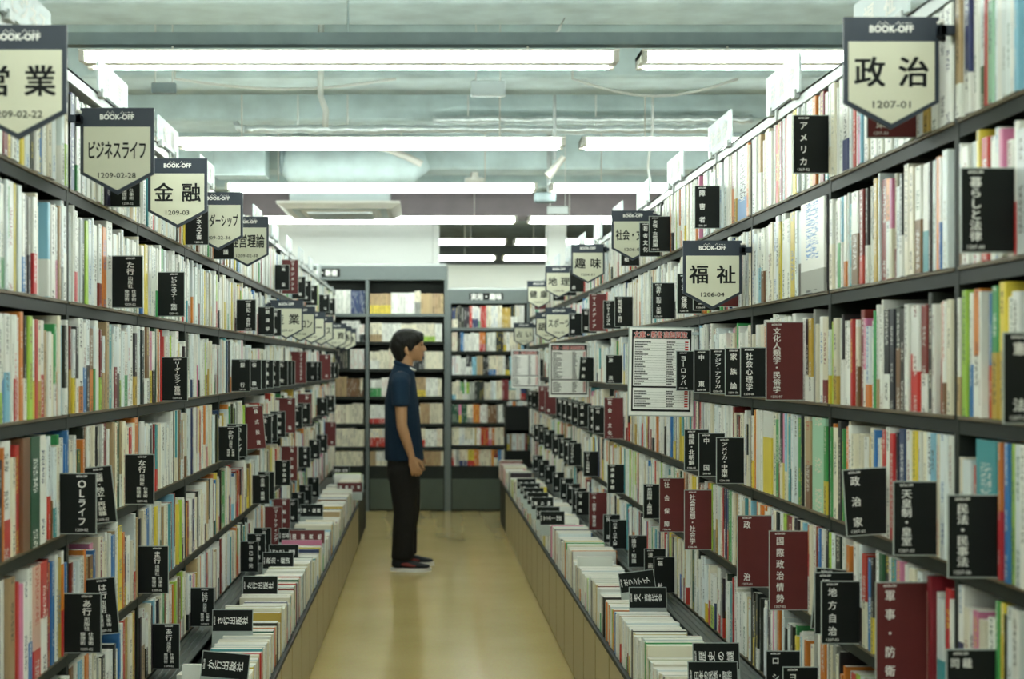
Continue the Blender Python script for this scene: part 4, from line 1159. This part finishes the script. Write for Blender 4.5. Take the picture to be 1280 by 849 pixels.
def emit(b, cover, pages, band, o, rng, detail=True):
    """Writes one book's faces into the given meshes (they may be the same mesh)."""
    dv, wv, t, h, d = b['dv'], b['wv'], b['t'], b['h'], b['d']
    flip = dv.cross(wv).dot(UP) > 0
    c = min(0.0025, 0.16 * t)
    P2 = [(0, c), (0, t - c), (c, t), (d, t), (d, 0), (c, 0)]
    pt = lambda q, z, e=0.0: o + dv * (q[0]) + wv * (q[1]) + UP * z
    col = jitter(PAL[b['c']], rng, 0.13); ink = jitter(PAL[b['ink']], rng, 0.2)
    obc = jitter(PAL[b['ob']], rng) if b['ob'] else None
    hb = h * b['oh'] if b['ob'] else 0.0
    s0 = rng.random() * 200
    same = band is cover or band is None
    has_ink = rng.random() < 0.9

    def ring(M_, z0, z1, colr, inkc, out=0.0):
        n = len(P2)
        pp = P2 if not out else [(x - out if x < 0.01 else x, yy + (out if yy > t / 2 else -out)) for x, yy in P2]
        for i in (5, 0, 1, 2, 4):
            a, bb = pp[i], pp[(i + 1) % n]
            if i == 0:
                q_ = min(t, 0.018); uv = [(0, s0 + z0 / q_), (1, s0 + z0 / q_), (1, s0 + z1 / q_), (0, s0 + z1 / q_)]
                M_.quad([pt(a, z0), pt(bb, z0), pt(bb, z1), pt(a, z1)], colr, inkc if has_ink else None, uv, flip)
            else:
                M_.quad([pt(a, z0), pt(bb, z0), pt(bb, z1), pt(a, z1)], colr, None, None, flip)
    oin = None
    if obc:
        lum = sum(obc) / 3
        oin = (0.02, 0.02, 0.02) if lum > 0.25 else (0.7, 0.7, 0.66)
    if same:
        if obc:
            ring(cover, 0, hb, obc, oin); ring(cover, hb, h, col, ink)
        else: ring(cover, 0, h, col, ink)
    else:
        ring(cover, 0, h, col, ink)
        if obc: ring(band, 0.0006, hb, obc, oin, 0.00035)
    pg = jitter((0.70, 0.68, 0.60), rng, 0.1)
    k = min(0.0016, 0.12 * t)
    zt = h - 0.003
    # rim of the cover and the paper between the boards
    cover.quad([pt((c, 0), h), pt((0, c), h), pt((0, t - c), h), pt((c, t), h), pt((c + 0.001, t - k), h), pt((c + 0.001, k), h)], col, None, None, flip)
    cover.quad([pt((c, 0), h), pt((c + 0.001, k), h), pt((d, k), h), pt((d, 0), h)], col, None, None, flip)
    cover.quad([pt((c + 0.001, t - k), h), pt((c, t), h), pt((d, t), h), pt((d, t - k), h)], col, None, None, flip)
    if pages is cover:
        cover.quad([pt((c + 0.001, k), h), pt((c + 0.001, t - k), h), pt((d, t - k), h), pt((d, k), h)], pg, None, None, flip)
        cover.quad([pt((d, 0), 0), pt((d, 0), h), pt((d, t), h), pt((d, t), 0)], pg, None, None, flip)
        cover.quad([pt(q, 0) for q in P2], col, None, None, not flip)
        return
    pages.quad([pt((0.0015, k), zt), pt((0.0015, t - k), zt), pt((d - 0.002, t - k), zt), pt((d - 0.002, k), zt)], pg, None, None, flip)
    pages.quad([pt((d - 0.002, k), 0), pt((d - 0.002, k), zt), pt((d - 0.002, t - k), zt), pt((d - 0.002, t - k), 0)], pg, None, None, flip)
    if True:
        pages.quad([pt((0.002, k), 0.001), pt((0.002, t - k), 0.001), pt((d - 0.002, t - k), 0.001), pt((d - 0.002, k), 0.001)], pg, None, None, not flip)
        for yy in (k, t - k):
            pages.quad([pt((0.002, yy), 0.001), pt((d - 0.002, yy), 0.001), pt((d - 0.002, yy), zt), pt((0.002, yy), zt)], pg, None, None, flip if yy == k else not flip)


def size_word(b):
    if b['t'] > 0.034: return 'thick '
    if b['t'] < 0.016: return 'thin '
    return 'tall ' if b['h'] > 0.238 else ''


mass = Mesh()
rngm = random.Random(99)
for i, b in enumerate(BOOKS):
    if i not in PICK:
        emit(b, mass, mass, None, Vector(b['o']), rngm)
bk = mass.build('packed_books', 'book')
bk['kind'] = 'stuff'
tag(bk, 'all the farther books packed along shelves and bins', 'books')

for i in order[:296]:
    b = BOOKS[i]
    s, lev, k, n = b['key']
    ref, nb = post_ref(s, k) if k is not None else (None, 0)
    base = size_word(b) + CNAME[b['c']] + ' book' + ((' with ' + CNAME[b['ob']] + ' band') if b['ob'] else '')
    if lev == 6:
        lab = base + ', %s in the bin %s' % (ordinal(n), bay_words(s, k))
        grp = 'books in the bins'
    else:
        bayk = {0: 'past', 1: 'one bay past', 2: 'two bays past'}[nb if ref else 0]
        lab = base + ', %s, %s %s %s sign' % (SHELF[lev], ordinal(n), bayk, ref) if ref else base + ', %s, %s in bay before %s sign' % (SHELF[lev], ordinal(n), 'politics' if s == 'R' else 'sales')
        grp = 'books on the ' + SHELF[lev]
    o = Vector(b['o'])
    t = thing('book', lab, 'book', o, grp)
    cm, pm, om = Mesh(), Mesh(), Mesh()
    emit(b, cm, pm, om, Vector((0, 0, 0)), rngm)
    cm.build('cover', 'book', t); pm.build('page_block', 'book', t)
    if b['ob']:
        om.build('paper_band', 'book', t)


# ------------------------------------------------------------------ the man
def hull_into(bm, *spheres):
    """Tapered limb: the convex hull of two or more spheres (x, y, z, r) or ellipsoids (x, y, z, rx, ry, rz)."""
    nb = bmesh.new()
    for sp in spheres:
        x, y, z = sp[:3]; r = sp[3:] if len(sp) == 6 else (sp[3],) * 3
        q = bmesh.ops.create_icosphere(nb, subdivisions=3, radius=1.0)
        bmesh.ops.scale(nb, vec=r, verts=q['verts']); bmesh.ops.translate(nb, vec=(x, y, z), verts=q['verts'])
    if len(spheres) > 1:
        h = bmesh.ops.convex_hull(nb, input=nb.verts)
        bmesh.ops.delete(nb, geom=list({g for g in h['geom_interior'] + h['geom_unused'] if isinstance(g, bmesh.types.BMVert)}), context='VERTS')
    me = bpy.data.meshes.new('t'); nb.to_mesh(me); nb.free(); bm.from_mesh(me); bpy.data.meshes.remove(me)


def fuse(name, bm, m, parent, voxel, smooth=4):
    """One continuous skin over overlapping masses."""
    me = bpy.data.meshes.new('t'); bm.to_mesh(me); bm.free()
    o = bpy.data.objects.new('t', me); COL.objects.link(o)
    md = o.modifiers.new('r', 'REMESH'); md.mode = 'VOXEL'; md.voxel_size = voxel; md.use_smooth_shade = True
    ms = o.modifiers.new('s', 'SMOOTH'); ms.iterations = smooth; ms.factor = 0.5
    dg = bpy.context.evaluated_depsgraph_get()
    out = bpy.data.meshes.new_from_object(o.evaluated_get(dg))
    bpy.data.objects.remove(o); bpy.data.meshes.remove(me)
    out.name = name; out.materials.clear(); out.materials.append(M[m])
    out.polygons.foreach_set('use_smooth', [True] * len(out.polygons))
    r = bpy.data.objects.new(name, out); COL.objects.link(r); r.parent = parent
    return r


def person():
    cy = 10.37
    t = thing('person', 'person in navy short sleeved shirt and black trousers standing facing the shelves', 'person', ((508 - VX) * cy / F, cy, 0))
    px = lambda x: (x - 508) * cy / F
    pz = lambda y: EYE - (y - VY) * cy / F
    N, Fr = -0.105, 0.105        # near and far side of the body (y)
    b = bmesh.new()
    # head
    hz = 0.0
    hull_into(b, (px(507.5), 0, pz(428), 0.086, 0.073, 0.086), (px(513), 0, pz(426), 0.082, 0.068, 0.078))
    hull_into(b, (px(516), 0, pz(437), 0.066, 0.058, 0.070), (px(522), 0, pz(446), 0.034, 0.032, 0.030), (px(510), 0, pz(443), 0.05, 0.052, 0.05))
    hull_into(b, (px(524), 0, pz(428), 0.030, 0.05, 0.030), (px(523), 0, pz(441), 0.030, 0.036, 0.036))
    hull_into(b, (px(527.5), 0, pz(431), 0.008), (px(531.4), 0, pz(436.6), 0.0115))           # nose
    hull_into(b, (px(529), 0, pz(438.5), 0.013, 0.017, 0.008), (px(531.2), 0, pz(437.4), 0.009, 0.011, 0.008))
    hull_into(b, (px(527.6), 0, pz(442.3), 0.014, 0.019, 0.007)); hull_into(b, (px(527.2), 0, pz(444.8), 0.013, 0.017, 0.006))
    hull_into(b, (px(525), 0, pz(449.5), 0.019, 0.021, 0.015))                                # chin
    hull_into(b, (px(527), -0.026, pz(428.5), 0.014, 0.022, 0.007), (px(527), 0.026, pz(428.5), 0.014, 0.022, 0.007))
    for s in (-1, 1):                                                                         # ears
        hull_into(b, (px(508), s * 0.076, pz(438), 0.014, 0.010, 0.028), (px(509.5), s * 0.072, pz(443), 0.010, 0.008, 0.012))
    # neck and trunk
    hull_into(b, (px(508), 0, pz(443), 0.052), (px(505), 0, pz(463), 0.060, 0.062, 0.05))
    hull_into(b, (px(503), 0, pz(470), 0.075, 0.11, 0.05), (px(502), 0, pz(500), 0.105, 0.15, 0.09))
    hull_into(b, (px(502), 0, pz(500), 0.105, 0.15, 0.09), (px(504), 0, pz(545), 0.105, 0.135, 0.09), (px(505), 0, pz(585), 0.105, 0.15, 0.08))
    for s in (-1, 1):
        hull_into(b, (px(501), s * 0.12, pz(474), 0.056), (px(502), s * 0.185, pz(480), 0.058))
    # arms
    for s, dx in ((-1, 0.0), (1, 0.02)):
        sh = (px(501) + dx, s * 0.195, pz(480)); el = (px(503) + dx, s * 0.245, pz(531)); wr = (px(515) + dx, s * 0.235, pz(569))
        hull_into(b, sh + (0.054,), (px(502) + dx, s * 0.225, pz(505), 0.044), ); hull_into(b, (px(502) + dx, s * 0.225, pz(505), 0.044), el + (0.037,))
        hull_into(b, el + (0.038,), (px(507) + dx, s * 0.245, pz(544), 0.037)); hull_into(b, (px(507) + dx, s * 0.245, pz(544), 0.037), wr + (0.024,))
        # palm hangs below the wrist, thumb forward, fingers a little curled
        w0 = Vector(wr); dn = Vector((0.30, 0, -1)).normalized(); fw = Vector((1, 0, 0.30)).normalized(); sd = Vector((0, s, 0))
        pc = w0 + dn * 0.05
        hull_into(b, tuple(w0) + (0.022,), tuple(pc + fw * 0.020) + (0.016,), tuple(pc - fw * 0.022) + (0.015,), tuple(w0 + dn * 0.085 + fw * 0.022) + (0.0125,), tuple(w0 + dn * 0.080 - fw * 0.024) + (0.0115,))
        for j, (off, ln) in enumerate(((0.028, 0.066), (0.0095, 0.074), (-0.0095, 0.069), (-0.028, 0.054))):
            p0 = w0 + dn * 0.082 + fw * off
            p1 = p0 + dn * ln * 0.45 + fw * (off * 0.10) - sd * 0.004
            p2 = p1 + (dn * 0.80 - sd * 0.6).normalized() * ln * 0.32
            p3 = p2 + (dn * 0.35 - sd * 0.94).normalized() * ln * 0.26
            for q, r_, q2, r2 in ((p0, .0092, p1, .0085), (p1, .0085, p2, .0078), (p2, .0078, p3, .0068)):
                hull_into(b, tuple(q) + (r_,), tuple(q2) + (r2,))
        q0 = w0 + dn * 0.022 + fw * 0.020; q1 = q0 + (fw * 0.75 + dn * 0.7 - sd * 0.25).normalized() * 0.036; q2 = q1 + (fw * 0.25 + dn - sd * 0.3).normalized() * 0.030; q3 = q2 + (dn - sd * 0.4).normalized() * 0.022
        for a, r_, c, r2 in ((q0, .014, q1, .0115), (q1, .0115, q2, .0098), (q2, .0098, q3, .008)):
            hull_into(b, tuple(a) + (r_,), tuple(c) + (r2,))
    # legs
    for s, dx in ((-1, 0.0), (1, 0.03)):
        hp = (px(504) + dx * 0.3, s * 0.085, pz(590)); kn = (px(506.5) + dx, s * 0.115, pz(643)); an = (px(501) + dx, s * 0.14, pz(700))
        hull_into(b, hp + (0.088,), kn + (0.056,)); hull_into(b, kn + (0.055,), (px(503) + dx, s * 0.125, pz(662), 0.056)); hull_into(b, (px(503) + dx, s * 0.125, pz(662), 0.056), an + (0.036,))
        hull_into(b, an + (0.034,), (px(508) + dx * 0.8, s * 0.146, 0.045, 0.04, 0.030, 0.022))
    body = fuse('body', b, 'skin', t, 0.0048, 3)

    # hair: a cap over the skull, swept fringe, short back and sides
    h = bmesh.new()
    hull_into(h, (px(506), 0, pz(427), 0.100, 0.086, 0.096), (px(512), 0, pz(424), 0.098, 0.080, 0.078))
    hull_into(h, (px(501), 0, pz(432), 0.082, 0.080, 0.095), (px(501.5), 0, pz(449), 0.044, 0.058, 0.034))
    hull_into(h, (px(521), 0, pz(419), 0.052, 0.066, 0.032), (px(526), 0.0, pz(424), 0.024, 0.056, 0.020))
    for s in (-1, 1):
        hull_into(h, (px(512), s * 0.066, pz(424), 0.060, 0.020, 0.035), (px(513.5), s * 0.068, pz(436), 0.016, 0.010, 0.022))
    rr = random.Random(4)
    for k in range(26):      # locks
        a = rr.uniform(-1, 1); y_ = a * 0.07
        x_ = 521 + rr.uniform(-2, 6) * (1 - abs(a) * 0.5)
        hull_into(h, (px(x_), y_, pz(417 + abs(a) * 4), 0.014), (px(x_ + 3.0), y_ * 1.02, pz(427 + rr.uniform(-2, 3)), 0.006))
    for k in range(22):
        a = rr.uniform(-1, 1)
        hull_into(h, (px(495 + abs(a) * 4), a * 0.07, pz(428 + rr.uniform(-6, 6)), 0.016), (px(497 + abs(a) * 6), a * 0.066, pz(446 + rr.uniform(0, 7)), 0.005))
    fuse('hair', h, 'hair', t, 0.005, 2)
    for s in (-1, 1):
        e = bmesh.new(); hull_into(e, (px(526.3), s * 0.031, pz(431.5), 0.010, 0.012, 0.007))
        obj('eye', e, 'eye', t, smooth=True)
        e = bmesh.new(); hull_into(e, (px(527.5), s * 0.018, pz(428), 0.010, 0.010, 0.0035), (px(525.2), s * 0.046, pz(428.4), 0.008, 0.008, 0.003))
        obj('eyebrow', e, 'hair', t, smooth=True)
    e = bmesh.new(); hull_into(e, (px(528.6), 0, pz(442.5), 0.011, 0.017, 0.0045)); hull_into(e, (px(528.2), 0, pz(444.8), 0.011, 0.015, 0.004))
    obj('lips', e, 'lip', t, smooth=True)

    # shirt
    s_ = bmesh.new()
    hull_into(s_, (px(504.0), 0, pz(459), 0.074, 0.080, 0.018), (px(502.5), 0, pz(474), 0.098, 0.165, 0.05))
    hull_into(s_, (px(502.5), 0, pz(456), 0.058, 0.072, 0.014), (px(503), 0, pz(463), 0.080, 0.10, 0.02))
    hull_into(s_, (px(502.5), 0, pz(476), 0.100, 0.165, 0.05), (px(502), 0, pz(503), 0.122, 0.172, 0.09))
    hull_into(s_, (px(502), 0, pz(503), 0.122, 0.172, 0.09), (px(504), 0, pz(546), 0.134, 0.165, 0.09))
    hull_into(s_, (px(504), 0, pz(546), 0.134, 0.165, 0.06), (px(505.5), 0, pz(574), 0.142, 0.176, 0.022))
    for s, dx in ((-1, 0.0), (1, 0.02)):
        hull_into(s_, (px(501.5), s * 0.13, pz(474), 0.070, 0.06, 0.055), (px(501) + dx, s * 0.198, pz(481), 0.068, 0.062, 0.066))
        hull_into(s_, (px(501) + dx, s * 0.198, pz(481), 0.068, 0.062, 0.066), (px(502) + dx, s * 0.228, pz(505), 0.064, 0.060, 0.020))
    fuse('shirt', s_, 'shirt', t, 0.006, 3)
    c = bmesh.new()
    for k in range(20):
        a = 2 * math.pi * k / 20; a2 = 2 * math.pi * (k + 1) / 20
        f = lambda q: (px(505.5) + 0.068 * math.cos(q), 0.074 * math.sin(q), pz(457.5) - 0.026 * math.cos(q))
        hull_into(c, f(a) + (0.011, 0.011, 0.018), f(a2) + (0.011, 0.011, 0.018))
    fuse('collar', c, 'shirt', t, 0.005, 2)
    c = bmesh.new()
    f = lambda q, r: (px(507) + r * math.cos(q), r * 1.05 * math.sin(q), pz(457) - 0.036 * math.cos(q))
    for k in range(-6, 6):
        hull_into(c, f(k * 0.2, 0.068) + (0.009,), f((k + 1) * 0.2, 0.068) + (0.009,))
    fuse('undershirt', c, 'white', t, 0.005, 2)
    # trousers
    p = bmesh.new()
    hull_into(p, (px(504.5), 0, pz(572), 0.118, 0.158, 0.03), (px(505), 0, pz(596), 0.122, 0.168, 0.07))
    for s, dx in ((-1, 0.0), (1, 0.02)):
        hp = (px(505) + dx * 0.3, s * 0.085, pz(592)); kn = (px(507) + dx, s * 0.115, pz(640)); an = (px(503.5) + dx, s * 0.14, pz(694))
        hull_into(p, hp + (0.112, 0.098, 0.10), kn + (0.084, 0.078, 0.08)); hull_into(p, kn + (0.084, 0.078, 0.06), (px(504.5) + dx, s * 0.125, pz(660), 0.078, 0.074, 0.05))
        hull_into(p, (px(504.5) + dx, s * 0.125, pz(660), 0.078, 0.074, 0.05), an + (0.080, 0.070, 0.022))
    fuse('trousers', p, 'trousers', t, 0.006, 3)
    # shoes
    for s, x0 in ((-1, 489.5), (1, 493.5)):
        X0 = px(x0); Y0 = s * 0.148
        sh = bmesh.new()
        hull_into(sh, (X0 + 0.05, Y0, 0.05, 0.048, 0.040, 0.030), (X0 + 0.05, Y0, 0.085, 0.044, 0.038, 0.02))
        hull_into(sh, (X0 + 0.05, Y0, 0.058, 0.046, 0.038, 0.036), (X0 + 0.15, Y0 + s * 0.004, 0.046, 0.05, 0.042, 0.028))
        hull_into(sh, (X0 + 0.14, Y0 + s * 0.004, 0.045, 0.05, 0.042, 0.028), (X0 + 0.235, Y0 + s * 0.008, 0.036, 0.042, 0.036, 0.016))
        u = fuse('shoe', sh, 'shoe', t, 0.005, 2)
        so = bmesh.new()
        outl = []
        for k in range(28):
            a = 2 * math.pi * k / 28
            x = 0.5 + 0.5 * math.cos(a); wd = 0.040 + 0.012 * math.sin(math.pi * min(1, max(0, (x - 0.35) / 0.65)))
            outl.append((X0 - 0.004 + x * 0.288, Y0 + wd * math.sin(a) * (1 if abs(math.cos(a)) < 0.9 else 0.9)))
        lo = [so.verts.new((x, y, 0.0)) for x, y in outl]; hi = [so.verts.new((x, y, 0.024)) for x, y in outl]
        so.faces.new(lo[::-1]); so.faces.new(hi)
        for k in range(28): so.faces.new((lo[k], lo[(k + 1) % 28], hi[(k + 1) % 28], hi[k]))
        obj('sole', so, 'sole', u, smooth=False)
        pa = bmesh.new()
        hull_into(pa, (X0 + 0.10, Y0 - 0.041, 0.052, 0.03, 0.003, 0.012), (X0 + 0.15, Y0 - 0.043, 0.042, 0.03, 0.003, 0.008))
        obj('side_patch', pa, 'shoered', u, smooth=True)


person()
